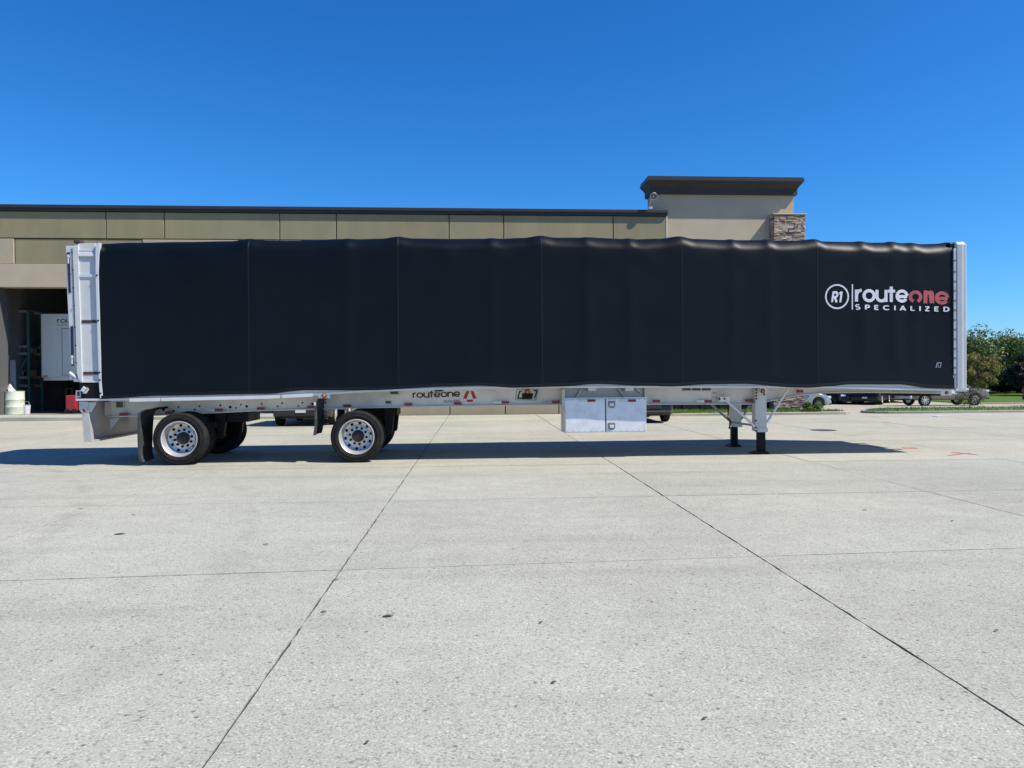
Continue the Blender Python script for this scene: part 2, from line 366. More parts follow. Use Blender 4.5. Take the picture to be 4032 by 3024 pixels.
# concrete lot: individually poured slabs with open saw-cut joints
XL = [-1.08+3.42*k for k in range(-10, 14)]
YL = [lambda x: -7.6, lambda x: -4.2, lambda x: -.7+.03*x, lambda x: 2.72+.04*x, lambda x: 6.17+.0536*x, lambda x: 9.52+.012*x, lambda x: 13.05, lambda x: 16.9, lambda x: 20.7, lambda x: 23.5, lambda x: 26.2, lambda x: 28.0, lambda x: 30.4]
pave = tag(empty('pavement', (0, 14, 0)), kind='structure')
for i in range(len(XL)-1):
    for j in range(len(YL)-1):
        if j == len(YL)-2 and XL[i] > 5: continue
        x0, x1 = XL[i], XL[i+1]
        g0 = .0075 if j < 8 else .010
        gl = lambda jj: {3: .006, 4: .008, 5: .009}.get(jj, .012 if jj > 5 else .006)         # transverse cuts are finer
        pts = []
        nn = 34
        def jit(): return random.gauss(0, .0024)
        ya, yb = YL[j], YL[j+1]
        for k in range(nn): x = x0+g0+(x1-x0-2*g0)*k/nn; pts.append((x, ya(x)+gl(j)+jit()))
        for k in range(nn): y = ya(x1)+gl(j)+(yb(x1)-ya(x1)-gl(j)-gl(j+1))*k/nn; pts.append((x1-g0+jit(), y))
        for k in range(nn): x = x1-g0-(x1-x0-2*g0)*k/nn; pts.append((x, yb(x)-gl(j+1)+jit()))
        for k in range(nn): y = yb(x0)-gl(j+1)-(yb(x0)-ya(x0)-gl(j)-gl(j+1))*k/nn; pts.append((x0+g0+jit(), y))
        n = len(pts); cx = (x0+x1)/2; cy = (ya(cx)+yb(cx))/2
        dz = random.uniform(-.0012, .0012)
        top = [(x-cx, y-cy-14, dz) for x, y in pts]; top = [(x, y+14, z) for x, y, z in top]
        o = MB().add(top+[(x, y, -.009) for x, y, z in top], [tuple(range(n))]+[(k, k+n, (k+1) % n+n, (k+1) % n) for k in range(n)]).build('concrete_slab', M['slab' if j < 6 else 'slab_b'], pave)
        o.location = (cx, cy-14, 0)
# forecourt road beyond the kerb and lawns
tag(grid([13.9, 14.6, 15.3, 16.1, 20, 25, 31, 40, 60, 100], [28, 30, 32, 34, 36, 40, 45, 47, 49, 51, 53, 56, 59], -.003).build('road', M['drive']), kind='structure')
def lawn(xs, ys, dz): return grid(xs, ys, dz)
lw = tag(grid([33, 36, 40, 50, 70, 110], [50.2, 53, 56, 60, 68, 76, 100], .05).build('lawn', M['grass']), kind='structure')
lw2 = tag(grid([-40, 0, 12, 16.1, 20, 33], [59, 68, 76, 100], .05).build('lawn', M['grass']), kind='structure')
MB().add([(x, y, tz(x, y)+dz) for x in (33, 110) for y, dz in ((50.02, -.02), (50.02, .09), (50.22, .09))], [(0, 3, 4, 1), (1, 4, 5, 2)]).build('road_kerb', M['kerb'])
tag(bpy.data.objects['road_kerb'], kind='structure')

def island(name, outline, dz, label):
    """kerbed planting island: outline list of (X,Y)"""
    n = len(outline); c = Vector((sum(p[0] for p in outline)/n, sum(p[1] for p in outline)/n))
    root = tag(empty(name, (0, 0, 0)), kind='structure')
    ins = []
    for k, (x, y) in enumerate(outline):
        p = Vector((x, y)); a = Vector(outline[k-1]); d = Vector(outline[(k+1) % n])
        t = (d-a).normalized(); nn = Vector((-t.y, t.x)); ins.append(p+nn*.17)
    kb = MB()
    lo = [(x, y, tz(x, y)-.028) for x, y in outline]; hi = [(x, y, tz(x, y)+dz-.015) for x, y in outline]; h2 = [(p.x*.1+x*.9, p.y*.1+y*.9, tz(x, y)+dz) for (x, y), p in zip(outline, ins)]
    hi2 = [(p.x, p.y, tz(p.x, p.y)+dz) for p in ins]
    kb.add(lo+hi+h2+hi2, [(r*n+k, r*n+(k+1) % n, (r+1)*n+(k+1) % n, (r+1)*n+k) for r in range(3) for k in range(n)])
    kb.build('kerb', M['kerb'], root)
    cz = tz(c.x, c.y)+dz+.03
    gm = MB().add([(p.x, p.y, tz(p.x, p.y)+dz-.02) for p in ins]+[(c.x+(p.x-c.x)*.7, c.y+(p.y-c.y)*.7, tz(c.x+(p.x-c.x)*.7, c.y+(p.y-c.y)*.7)+dz+.03) for p in ins]+[(c.x, c.y, cz)],
                  [(k, (k+1) % n, (k+1) % n+n, k+n) for k in range(n)]+[(k+n, (k+1) % n+n, 2*n) for k in range(n)])
    gm.build('turf', M['grass'], root)
    # blades
    bl = MB(); cnt = 5200; xs = [p[0] for p in outline]; ys = [p[1] for p in outline]
    def inside(x, y):
        r = False
        for k in range(n):
            (x1, y1), (x2, y2) = ins[k], ins[k-1]
            if (y1 > y) != (y2 > y) and x < (x2-x1)*(y-y1)/(y2-y1)+x1: r = not r
        return r
    while len(bl.f) < cnt:
        x = random.uniform(min(xs), max(xs)); y = random.uniform(min(ys), max(ys))
        if not inside(x, y): continue
        z = tz(x, y)+dz-.02; h = random.uniform(.05, .13); a = random.uniform(0, 6.28); wd = .02
        bl.add([(x-wd*math.cos(a), y-wd*math.sin(a), z), (x+wd*math.cos(a), y+wd*math.sin(a), z), (x+random.uniform(-.05, .05), y+random.uniform(-.05, .05), z+h)], [(0, 1, 2)])
    tag(bl.build('grass_blades', M['grass'], root), kind='stuff')
    return root
def spl(pts, n=6):
    out = []
    m = len(pts)
    for i in range(m):
        p0, p1, p2, p3 = [Vector(pts[(i+k) % m]) for k in (-1, 0, 1, 2)]
        for k in range(n):
            t = k/n; out.append(tuple(.5*((2*p1)+(p2-p0)*t+(2*p0-5*p1+4*p2-p3)*t*t+(3*p1-p0-3*p2+p3)*t**3)))
    return out
island('planting_island', spl([(5.9, 28.1), (9, 28.1), (12.4, 28.15), (14.2, 28.6), (13.6, 29.4), (12.6, 30.2), (9, 30.3), (5.9, 30.3)], 4), .09, '')
island('planting_island', spl([(15.1, 29.2), (16.8, 28.25), (20, 28.1), (26, 28.1), (33, 28.3), (36, 29), (35.5, 31.5), (28, 34.5), (20, 36), (17.2, 33.2)], 4), .09, '')

# small things lying on the lot
def leaf(x, y, ln, a, name='dry_leaf', label='', m='dryleaf'):
    p = G(x, y); mb = MB(); n = 9
    up = [(ln*(k/(n-1)-.5), .22*ln*math.sin(math.pi*k/(n-1))**.7+.001, .006+.004*math.sin(2.5*k/n)) for k in range(n)]
    dn = [(u, -v*.85, z*.8) for u, v, z in up]
    mid = [(u, 0, z*.6) for u, v, z in up]
    mb.add(up+mid+dn, [(k, k+1, k+1+n, k+n) for k in range(n-1)]+[(k+n, k+1+n, k+1+2*n, k+2*n) for k in range(n-1)])
    o = mb.build(name, M[m], loc=(p.x, p.y, .002)); o.rotation_euler = (0, 0, a)
    tag(o, label, 'leaf', 'dry leaves blown over the lot')
    return o
leaf(471, 2105, .105, .25, label='largest dark dry leaf, below the rear wheels on open concrete')
for x, y, ln, a in [(318, 2006, .05, .5), (523, 2029, .04, .1), (1046, 2146, .05, -.1), (1322, 2286, .045, .1), (1274, 2413, .04, -.2), (2180, 2692, .03, .3), (2775, 2835, .025, .2), (3405, 2010, .05, 0), (1527, 2430, .07, .1), (3750, 2053, .04, .3), (3923, 2487, .03, .2), (1445, 2930, .025, 1), (2130, 2455, .03, .6)]:
    leaf(x, y, ln, a, label='small dry leaf or scrap lying on the pale concrete')
p = G(3242, 1694)
mh = empty('manhole_cover', (p.x, p.y, 0), 'round dark iron manhole cover set in the concrete behind the landing legs', 'manhole')
MB().lathe([(.001, .006), (.29, .006), (.3, .002)], 32, axis='z').build('lid', M['iron'], mh); MB().lathe([(.305, .003), (.34, .003), (.35, -.002)], 32, axis='z').build('ring', M['iron'], mh)
def strip(p0, p1, wd, name, label, cat, m):
    a, c = G(*p0), G(*p1); d = (c-a).normalized(); nn = Vector((-d.y, d.x, 0))*wd
    pts = []
    k = 12
    for s in (1, -1):
        for i in range(k+1):
            t = i/k if s > 0 else 1-i/k
            pts.append(a+(c-a)*t+nn*s*(.5+random.uniform(-.18, .18))+Vector((0, 0, .0045)))
    o = MB().add([v-a for v in pts], [tuple(range(len(pts)))]).build(name, m, loc=a); tag(o, label, cat); return o
pm = empty('paint_marking', G(3785, 1788), 'red sprayed arrow of crossing strokes on the concrete ahead of the trailer', 'marking')
for a_, c_ in [((3745, 1782), (3845, 1791)), ((3733, 1794), (3815, 1785))]:
    o = strip(a_, c_, .07, 'stroke', None, None, M['paintred']); o.location = o.location-pm.location+Vector((0, 0, .001 if a_[0] > 3740 else 0)); o.parent = pm
strip((3555, 1764), (3615, 1765), .22, 'paint_marking', 'single short red paint dab on the concrete by the shadow tip', 'marking', M['paintred'])
p = G(3695, 1640, 0)
o = MB().box(-.18, .18, -.1, .1, .002, .02).build('paper_scrap', M['bag'], bevel=.006, loc=(p.x, p.y, 0)); o.rotation_euler = (0, 0, .3)
tag(o, 'flat white scrap of litter lying by the kerb', 'litter')

# ================================================================== BUILDING
bld = empty('service_building', BO, 'long tan truck service building with parapet, cornice tower and open bay', 'building', rot=(0, BT, 0))
def bp(x, y, Y=31.0): return b(x, y, Y)
zc0 = bp(1000, 839).z-.0; zband = bp(1000, 946).z+.02
ztop = bp(1000, 826).z
Xl = -34.0
xr = bp(2625, 900).x
XJ = [Xl, Xl+4.7, Xl+7.1] + [bp(x, 900).x for x in (417, 647, 1101, 1324, 1768, 1983, 2414)] + [xr]
XJ = sorted(XJ)
def panel(x0, x1, z0, z1, m, y0=0.0, th=.12, name='wall_panel', g=.018):
    return MB().box(x0+g, x1-g, y0, y0+th, z0+g, z1-g).build(name, m, bld, bevel=.012)
zt = bp(1000, 838).z
for a_, c_ in zip(XJ, XJ[1:]): panel(a_, c_, zband, zt, M['stucco_olive'])
# coping
MB().box(Xl, xr+.02, -.09, .62, zt+.002, zt+.10).build('coping', M['coping'], bld, bevel=.01)
MB().box(Xl, xr+.04, -.13, .66, zt+.102, zt+.235).build('coping_cap', M['coping'], bld, bevel=.015)
MB().box(Xl, xr-.01, .122, .58, zband-.6, zt).build('parapet_core', M['core'], bld)
MB().box(xr-.015, xr+.03, -.012, .12, zband+.02, zt-.01).build('end_trim', M['trimw'], bld)
# middle course above the bays and lower wall
xb0, xb1 = bp(-10, 1300).x, bp(560, 1300).x
xc0, xc1 = bp(770, 1300).x, bp(1262, 1300).x
zhead = bp(150, 1131).z; zh2 = bp(150, 1040).z
xs2 = sorted([Xl, Xl+5.2, bp(56, 1000).x, bp(560, 1000).x, bp(1101, 1000).x, bp(1545, 1000).x, bp(1771, 1000).x, bp(1989, 1000).x, bp(2414, 1000).x, xr])
for k, (a_, c_) in enumerate(zip(xs2, xs2[1:])): panel(a_, c_, zh2, zband, M['stucco_tan'] if k != 2 else M['stucco_olive'], .03 if k == 2 else 0)
xe = xc1+.6
hb = MB().box(xb0-.7, xe, -.06, .45, zhead, zh2).build('bay_header', M['stucco_tower'], bld, bevel=.01)
for a_, c_ in ((xb0-.7, xb0), (xb1, xc0), (xc1, xe)):
    MB().box(a_, c_, -.02, .6, -.4, zhead-.004).build('bay_pier', M['stucco_tan'], bld, bevel=.01)
MB().box(xb0+.002, xb0+.03, .1, .62, -.2, zhead-.01).build('jamb_shade_liner', M['inkg'], bld)  # dark liner added over the bay jamb, its colour standing in for shade
xs3 = [xe]+[bp(x, 1610).x for x in (1545, 1771, 1989)]+[bp(2200, 1610).x, bp(2410, 1610).x, xr]
zl = [-.4, 2.6, zhead-.2]
for a_, c_ in zip(xs3, xs3[1:]):
    for z0, z1 in ((-.4, 2.6), (2.6, zh2)): panel(a_, c_, z0, z1, M['stucco_tan'])
for k in range(2): panel(Xl+(xb0-.7-Xl)*k/2, Xl+(xb0-.7-Xl)*(k+1)/2, -.4, zh2, M['stucco_tan'])
MB().box(xe, xr-.02, .122, .4, -.4, zband-.62).build('wall_core', M['joint'], bld)
MB().box(Xl, xb0-.71, .122, .4, -.4, zband-.62).build('wall_core', M['joint'], bld)
MB().box(xb0-.7, xe, .124, .4, zh2+.004, zband-.62).build('wall_core', M['joint'], bld)
# shop interior
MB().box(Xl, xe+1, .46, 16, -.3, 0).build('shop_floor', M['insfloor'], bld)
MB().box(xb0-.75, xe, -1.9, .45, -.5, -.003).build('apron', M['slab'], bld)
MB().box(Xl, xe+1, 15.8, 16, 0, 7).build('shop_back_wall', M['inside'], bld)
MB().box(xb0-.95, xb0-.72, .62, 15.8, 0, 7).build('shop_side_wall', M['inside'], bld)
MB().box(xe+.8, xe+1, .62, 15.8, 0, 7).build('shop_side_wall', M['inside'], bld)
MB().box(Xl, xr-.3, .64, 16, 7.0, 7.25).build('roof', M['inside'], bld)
# tower
YT = 31.35; ty = .35
tl, tr_ = bp(2567, 800, YT).x, bp(3124, 800, YT).x
zcb = bp(2850, 764, YT-.17).z; zck = bp(2850, 738, YT-.2).z; zlip = bp(2850, 711, YT-.47).z; zct = bp(2850, 694, YT-.47).z
MB().box(tl, tr_, ty, ty+6, 2.9, zcb+.3).build('tower_wall', M['stucco_tower'], bld)
def ring(prof, name, m):
    mb = MB(); n = 4
    for o, z in prof: s_ = o*.6; mb.v += [(tl-s_, ty-o, z), (tr_+s_, ty-o, z), (tr_+s_, ty+.8+s_, z), (tl-s_, ty+.8+s_, z)]
    k = len(prof)
    mb.f = [(i*4+j, i*4+(j+1) % 4, (i+1)*4+(j+1) % 4, (i+1)*4+j) for i in range(k-1) for j in range(4)]+[(3, 2, 1, 0), tuple(4*(k-1)+j for j in range(4))]
    return mb.build(name, m, bld)
bpy.data.objects.remove(bpy.data.objects['tower_wall'])
MB().box(tl, tr_, ty, ty+.8, 2.9, zcb+.3).build('tower_wall', M['stucco_tower'], bld, bevel=.01)
ring([(.17, zcb), (.17, zck-.02), (.19, zck), (.27, zck+.08), (.36, zlip-.06), (.41, zlip)], 'cornice', M['cornice'])
ring([(.45, zlip+.002), (.45, zct-.07), (.42, zct-.06), (.42, zct), (.36, zct)], 'cornice_lip', M['coping'])
# storefront under the tower
MB().box(xr+.02, tr_, ty+.02, ty+.5, 2.6, 2.9).build('storefront_header', M['frame'], bld)
MB().box(xr+.02, tr_, ty-.02, ty+.3, -.4, .09).build('storefront_base', M['stucco_tan'], bld)
nx = 7
for k in range(nx):
    a_ = xr+.02+(tr_-xr-.02)*k/nx; c_ = xr+.02+(tr_-xr-.02)*(k+1)/nx
    wdw = MB().box(a_, a_+.06, ty+.05, ty+.18, .09, 2.6).build('window_mullion', M['frame'], bld)
    MB().box(a_+.062, c_-.002, ty+.1, ty+.12, .12, 2.58).build('window_pane', M['glass'], bld)
    MB().box(a_+.062, c_-.002, ty+.07, ty+.16, .86, .92).build('window_rail', M['frame'], bld)
MB().box(tl, tr_, ty+.55, ty+.8, -.4, 2.9).build('storefront_back', M['joint'], bld)
# stone pillar: individual ledge stones round a mortar core
YP = 30.97
sx0, sx1 = bp(3047, 890, YP).x, bp(3169, 890, YP).x; sz1 = bp(3100, 846, YP).z; py0 = YP-31
pil = MB().box(sx0+.05, sx1-.05, py0+.05, ty+.3, -.4, sz1-.02).build('stone_pillar', M['mortar'], bld)
unit = {}
def stone_mesh(k):
    if k in unit: return unit[k]
    mb = MB(); bm_ = MB().box(-.5, .5, -.5, .5, -.5, .5); rs = random.Random(k)
    me = bpy.data.meshes.new('stone'); bm = bmesh.new(); vs = [bm.verts.new(v) for v in bm_.v]; [bm.faces.new([vs[i] for i in f]) for f in bm_.f]
    bmesh.ops.subdivide_edges(bm, edges=bm.edges[:], cuts=1, use_grid_fill=True)
    for v in bm.verts: v.co += Vector((rs.uniform(-.06, .06), rs.uniform(-.12, .12), rs.uniform(-.09, .09)))
    bm.to_mesh(me); bm.free(); me.materials.append(STONE[k % 5]); unit[k] = me; return me
rest = MB()
def stones(x0, x1, face, zlo, zhi, solo):
    z = zlo
    while z < zhi-.02:
        h = min(random.choice((.07, .1, .13, .16)), zhi-z)
        if zhi-z-h < .05: h = zhi-z
        x = x0
        while x < x1-.02:
            l = random.uniform(.16, .48)
            if x1-x-l < .12: l = x1-x
            dpt = .12+random.uniform(-.02, .035)
            c = (x+l/2, z+h/2)
            if face == 'f': loc = (c[0], py0+.03, c[1]); sc_ = (l-.012, dpt, h-.012); rz = 0
            elif face == 'l': loc = (sx0+.03, c[0], c[1]); sc_ = (l-.012, dpt, h-.012); rz = -math.pi/2
            else: loc = (sx1-.03, c[0], c[1]); sc_ = (l-.012, dpt, h-.012); rz = math.pi/2
            if solo:
                inst('stone', stone_mesh(random.randrange(15)), None, pil, loc, (0, 0, rz), sc_)
            else:
                mm = Matrix.Translation(loc) @ Matrix.Rotation(rz, 4, 'Z') @ Matrix.Diagonal((*sc_, 1))
                rest.box(-.5, .5, -.5, .5, -.5, .5, mm)
            x += l
        z += h
zm0, zm1 = .95, sz1-1.5
stones(sx0, sx1, 'f', -.1, zm0, True); stones(sx0, sx1, 'f', zm1, sz1, True)
stones(py0+.06, ty, 'l', -.1, zm0, True); stones(py0+.06, ty, 'l', zm1, sz1, True)
stones(sx0, sx1, 'f', zm0, zm1, False); stones(py0+.06, ty+.25, 'l', zm0, zm1, False); stones(py0+.06, ty+.25, 'r', -.1, sz1, False)
tag(rest.build('stonework', STONE[1], pil), kind='stuff')
MB().box(sx0-.06, sx1+.06, py0-.07, ty+.3, sz1, sz1+.05).build('pillar_cap', M['stucco_tower'], bld, bevel=.012)
# flood lamp on the tower corner
fl = empty('flood_lamp', (0, 0, 0), 'white swivel flood lamp on the tower corner under the dark cornice', 'lamp'); fl.location = PY(2556, 818, 31.2)
a_ = PY(2556, 815, 31.2)-fl.location; c_ = PY(2564, 785, 30.9)-fl.location; d_ = PY(2575, 770, 30.75)-fl.location
MB().bar(a_, c_, .035).bar(c_, d_, .035).build('arm', M['white'], fl, True)
MB().box(-.03, .13, -.05, .05, -.06, .05).build('mount', M['steel'], fl)
hd = MB(); hd.lathe([(.02, -.14), (.10, -.1), (.14, .06), (.15, .1), (.13, .1)], 20, axis='z'); o = hd.build('head', M['white'], fl, True); o.location = d_; o.rotation_euler = (2.2, .5, 0)
# ---- inside the bay
def wb(x, y, Y): return PY(x, y, Y)
def floorz(X): return BO.z+(X-BO.x)*-math.sin(BT)
def drum(x, Y, r, h, label):
    X = PY(x, 1600, Y).x; root = empty('oil_drum', (X, Y, floorz(X)), label, 'drum', 'steel drums inside the bay door')
    pr = [(r*.97, 0), (r, .01), (r, .3*h), (r*1.03, .32*h), (r, .34*h), (r, .62*h), (r*1.03, .64*h), (r, .66*h), (r, .98*h), (r*1.02, .985*h), (r*1.02, h), (r*.97, h), (r*.96, .97*h), (.001, .97*h)]
    MB().lathe(pr, 36, axis='z').build('shell', M['drum'], root, True)
    MB().lathe([(r*.2, .98*h), (r*.2, 1.0*h), (.001, 1.0*h)], 12, (r*.5, 0, 0), 'z').build('bung', M['steel'], root)
    return root
d1 = drum(58, 31.62, .345, .93, 'cream steel drum with ribs, partly in sunlight by the bay door')
d2 = drum(8, 32.25, .345, .93, 'cream steel drum half hidden behind the sunlit drum')
X = d1.location.x
sack = MB(); n = 14
for k in range(7):
    for i in range(n):
        a = 6.283*i/n; t = k/6; rr = (.13*(1-t)**.7+.012)*(1+.2*math.sin(3*a+k)); sack.v.append((rr*math.cos(a)-.07*t+.0, rr*math.sin(a)*.8, .30*t+.02*math.sin(2*a)*(1-t)))
sack.f = [(k*n+i, k*n+(i+1) % n, (k+1)*n+(i+1) % n, (k+1)*n+i) for k in range(6) for i in range(n)]
o = sack.build('plastic_bag', M['bag'], None, True, loc=(X-.12, 31.62, floorz(X)+.93*.97+.015)); tag(o, 'crumpled white plastic bag on top of the sunlit drum', 'bag')
X = PY(-4, 1600, 31.4).x
o = MB().lathe([(.001, 0), (.17, 0), (.2, .75), (.21, .78), (.19, .78), (.16, .03), (.001, .03)], 24, axis='z').build('plastic_bin', M['teal'], None, True, loc=(X, 31.2, floorz(X))); tag(o, 'teal plastic bin at the bay jamb beside the drums', 'bin')
X = PY(104, 1600, 31.75).x
bk = empty('bucket', (X, 31.75, floorz(X)), 'small white bucket on the floor to the right of the sunlit drum', 'bucket')
MB().lathe([(.001, 0), (.12, 0), (.15, .36), (.16, .37), (.14, .37), (.11, .02), (.001, .02)], 20, axis='z').build('pail', M['bag'], bk, True)
MB().bar((-.15, 0, .35), (-.08, 0, .5), .006).bar((-.08, 0, .5), (.08, 0, .5), .006).bar((.08, 0, .5), (.15, 0, .35), .006).build('handle', M['steel'], bk)
# pallet rack
RY = 33.7
rk = empty('pallet_rack', (PY(75, 1600, RY).x, RY, floorz(-18)), 'green upright pallet rack with loaded shelves inside the dark bay', 'rack')
x0 = PY(34, 1600, RY).x-rk.location.x; x1 = PY(116, 1600, RY).x-rk.location.x
ztop_ = PY(75, 1222, RY).z-rk.location.z
for dx in (x0, x1):
    for dy in (0, 1.0): MB().box(dx-.05, dx+.05, dy-.04, dy+.04, 0, ztop_).build('upright', M['rack'], rk)
zs = [PY(75, y, RY).z-rk.location.z for y in (1226, 1365, 1393, 1487, 1520)]
for z in zs:
    for dy in (-.05, 1.05): MB().box(x0+.052, x1-.052, dy-.02, dy+.02, z-.05, z+.05).build('shelf_beam', M['rackbeam'], rk)
    MB().box(x0+.052, x1-.052, -.025, 1.02, z+.052, z+.07).build('shelf', M['ply'], rk)
MB().flat((x1-.06, -.08, zs[2]-.2), (x0+.2, -.08, zs[3]-.4), .05, .01).flat((x0+.1, -.08, zs[1]+1.2), (x0+.5, -.08, zs[1]+.6), .05, .01).build('brace', M['rack'], rk)
for k, (px, sh, wd, ht, mm, lb) in enumerate([(62, 2, .4, .22, 'black', 'black carton'), (84, 2, .3, .18, 'ply', 'brown carton'), (102, 2, .25, .2, 'rackbeam', 'grey carton'), (70, 3, .5, .2, 'bag', 'pale carton'), (96, 3, .35, .25, 'ply', 'squat brown carton')]):
    X = PY(px, 1400, RY).x; o = MB().box(-wd/2, wd/2, -.2, .2, 0, ht).build('carton', M[mm], None, bevel=.01, loc=(X, RY+.4, rk.location.z+zs[sh]+.072)); tag(o, lb+(' on the middle rack shelf' if sh == 2 else ' on the lower rack shelf'), 'carton')
# leaning sheets
o = MB().box(-.28, .28, 0, .03, 0, 2.2).build('leaning_sheet', M['bag'], None, loc=(PY(38, 1500, 32.9).x, 32.9, floorz(-19))); o.rotation_euler = (-.06, -.06, 0); tag(o, 'tall pale sheet leaning upright behind the drums', 'sheet')
o = MB().bar((0, 0, 0), (.12, .1, 2.4), .04).build('leaning_pipe', M['steel'], None, True, loc=(PY(14, 1500, 32.7).x, 32.75, floorz(-19))); tag(o, 'grey pipe leaning beside the bay wall behind the drums', 'pipe')
# shop trailer
TY = 33.0
zt_ = PY(200, 1235, TY).z; zb_ = PY(200, 1485, TY).z; xa = PY(161, 1300, TY).x; xb_ = xa+2.55
fl0 = floorz(xa)
vt = empty('box_trailer', (xa+1.27, TY, fl0), 'white box trailer parked inside the bay with lettering on its front wall', 'trailer')
lx = lambda x, y: (PY(x, y, TY).x-vt.location.x, PY(x, y, TY).z-fl0)
MB().box(-1.275, 1.275, 0, 9, zb_-fl0, zt_-fl0).build('box', M['white'], vt, bevel=.03)
MB().box(-1.2, 1.2, .02, 8.9, zb_-fl0-.14, zb_-fl0-.002).build('subframe', M['steel'], vt)
a_ = lx(243, 1293); c_ = lx(243, 1478)
for nm, bb in (('door_frame', (a_[0], a_[0]+1.1, -.012, 0, c_[1], a_[1])), ('door', (a_[0]+.025, a_[0]+1.075, -.02, -.012, c_[1]+.025, a_[1]-.025))):
    MB().box(*bb).build(nm, M['inkg'] if nm == 'door_frame' else M['white'], vt)
p_ = lx(225, 1272)
mb_ = text('routeone', (p_[0], 0, p_[1]), (p_[0]+1.62, 0, p_[1]), .165, .17, .003); mb_.build('lettering', M['inkk'], vt)
p_ = lx(226, 1282)
text('SPECIALIZED', (p_[0], 0, p_[1]), (p_[0]+1.6, 0, p_[1]), .055, .2, .003, space=.7).build('lettering', M['inkg'], vt)
a_ = lx(172, 1486); MB().box(a_[0], a_[0]+.17, -.02, -.002, a_[1]+.01, a_[1]+.08).build('marker_lamp', M['amber'], vt)
for s in (-.9, .9): MB().box(s-.08, s+.08, 1.2, 1.36, .05, zb_-fl0-.142).build('landing_leg', M['black'], vt); MB().box(s-.16, s+.16, 1.12, 1.44, 0, .05).build('landing_foot', M['black'], vt)
wme = MB().lathe([(.28, 0), (.44, -.01), (.48, .04), (.48, .24), (.44, .28), (.28, .27)], 28, closed=True).mesh('tyre')
for yy in (6.6, 7.8):
    for s in (-1.22, .95):
        inst('tyre', wme, M['rubber'], vt, (s, yy, .48), (0, 0, math.pi/2), (1, 1, 1)).location = (s+.27 if s < 0 else s+.27, yy, .48)
# red cart
CYY = 32.2; X = PY(288, 1600, CYY).x
ct = empty('tool_cart', (X, CYY, floorz(X)), 'red upright wheeled shop cart beside the white box trailer', 'cart')
zc = PY(288, 1556, CYY).z-floorz(X)
MB().box(-.21, .21, -.2, .2, .1, zc).build('cabinet', M['redcart'], ct, bevel=.05)
MB().bar((-.21, -.15, zc-.05), (-.2, -.15, zc+.28), .015).bar((.05, -.15, zc-.05), (.03, -.15, zc+.28), .015).bar((-.2, -.15, zc+.28), (.03, -.15, zc+.28), .015).build('handle', M['black'], ct)
for s in (-.15, .15): MB().lathe([(.001, 0), (.1, 0), (.1, .05), (.001, .05)], 16, (s, -.22, .1)).build('wheel', M['rubber'], ct)
# dim bay light fitting
o = MB().box(-.35, .35, -.08, .08, -.05, .05).build('shop_light', M['bag'], None, loc=PY(84, 1190, 37)); tag(o, 'unlit pale strip light fitting hanging inside the dark bay', 'light')
MB().bar((-.3, 0, .05), (-.3, 0, 2.2), .006).bar((.3, 0, .05), (.3, 0, 2.2), .006).build('hanger', M['steel'], o)

# ================================================================== CURTAIN-SIDE TRAILER
C2, C3, C4, C6 = [(x, 1480, 2.765) for x in (250, 1000, 1500, 2600)]
C5 = (2100, 1460, 3.687); C8 = (3200, 900, 2.514); CR = (230, 900, 2.212); CF = (3600, 900, 2.368)
def k_(c, x, y): return (c[0]+x/c[2], c[1]+y/c[2])
def Q(c, x, y, dy=0.0): return q(*k_(c, x, y), dy)
tr = empty('curtain_trailer', TO, 'long black rolling-tarp flatbed trailer with silver frame parked on the concrete', 'trailer', rot=(0, 0, TA))
W = 2.6
BD = .62                                    # main beam set in from the side
# ---- deck line
RAIL = [(q(x, y).x, q(x, y).z) for x, y in [(296, 1578), (510, 1577), (700, 1573), (1050, 1565), (1250, 1556), (1460, 1543), (1800, 1532), (2100, 1528), (2650, 1527.5), (3200, 1528), (3450, 1532), (3750, 1541), (3812, 1542)]]
def dz(x): return lerpt(RAIL, x)
TOPP = [(392, 956), (500, 951), (720, 948), (900, 945), (979, 936), (1040, 942), (1160, 943), (1340, 936.5), (1365, 934.5), (1400, 937), (1500, 935), (1565, 927.5), (1625, 934), (1780, 936), (1905, 935), (1933, 933), (1970, 935), (2060, 932), (2129, 924), (2190, 931), (2290, 931), (2306, 929), (2400, 933.5), (2455, 936), (2477, 934), (2510, 937.5), (2600, 935), (2678, 926.5), (2735, 936), (2860, 940), (2882, 937.5), (2910, 941), (3000, 941), (3021, 938), (3060, 943), (3140, 943), (3212, 937.5), (3250, 946.5), (3370, 948), (3391, 945.5), (3440, 951), (3490, 951), (3514, 947), (3570, 953), (3594, 951.5), (3640, 957), (3690, 956), (3757, 949)]
TOPP = [(q(x, y, .12).x, q(x, y, .12).z) for x, y in TOPP]
BOTP = [(392, 1571), (405, 1570), (612, 1558), (1050, 1550), (1202, 1536), (1459, 1536), (1753, 1521.6), (1880, 1518), (2035, 1526), (2214, 1521), (2344, 1511.5), (2534, 1518), (2650, 1521), (2781, 1512.5), (2925, 1511), (3142, 1525), (3179, 1526), (3269, 1520), (3343, 1512.7), (3538, 1512.7), (3670, 1527.7), (3757, 1530)]
BOTP = [(q(x, y, -.03).x, q(x, y, -.03).z) for x, y in BOTP]
BOW = [q(x, 940, .1).x for x in (392, 979, 1565, 2129, 2678, 3212, 3757)]
MINOR = [q(x, 940, .1).x for x in (1365, 1933, 2306, 2477, 2882, 3021, 3391, 3514, 3594)]
RC = .24
x0t, x1t = q(392, 1200).x, q(3755, 1200).x
def edge_lean(x, z):                        # the rear edge of the curtain leans a little
    return x
def tarp_pt(x, s):
    """s: 0 bottom near .. profile parameter list"""
    pass
tarp = MB(); st = []
NST = 420
prof_n = 0
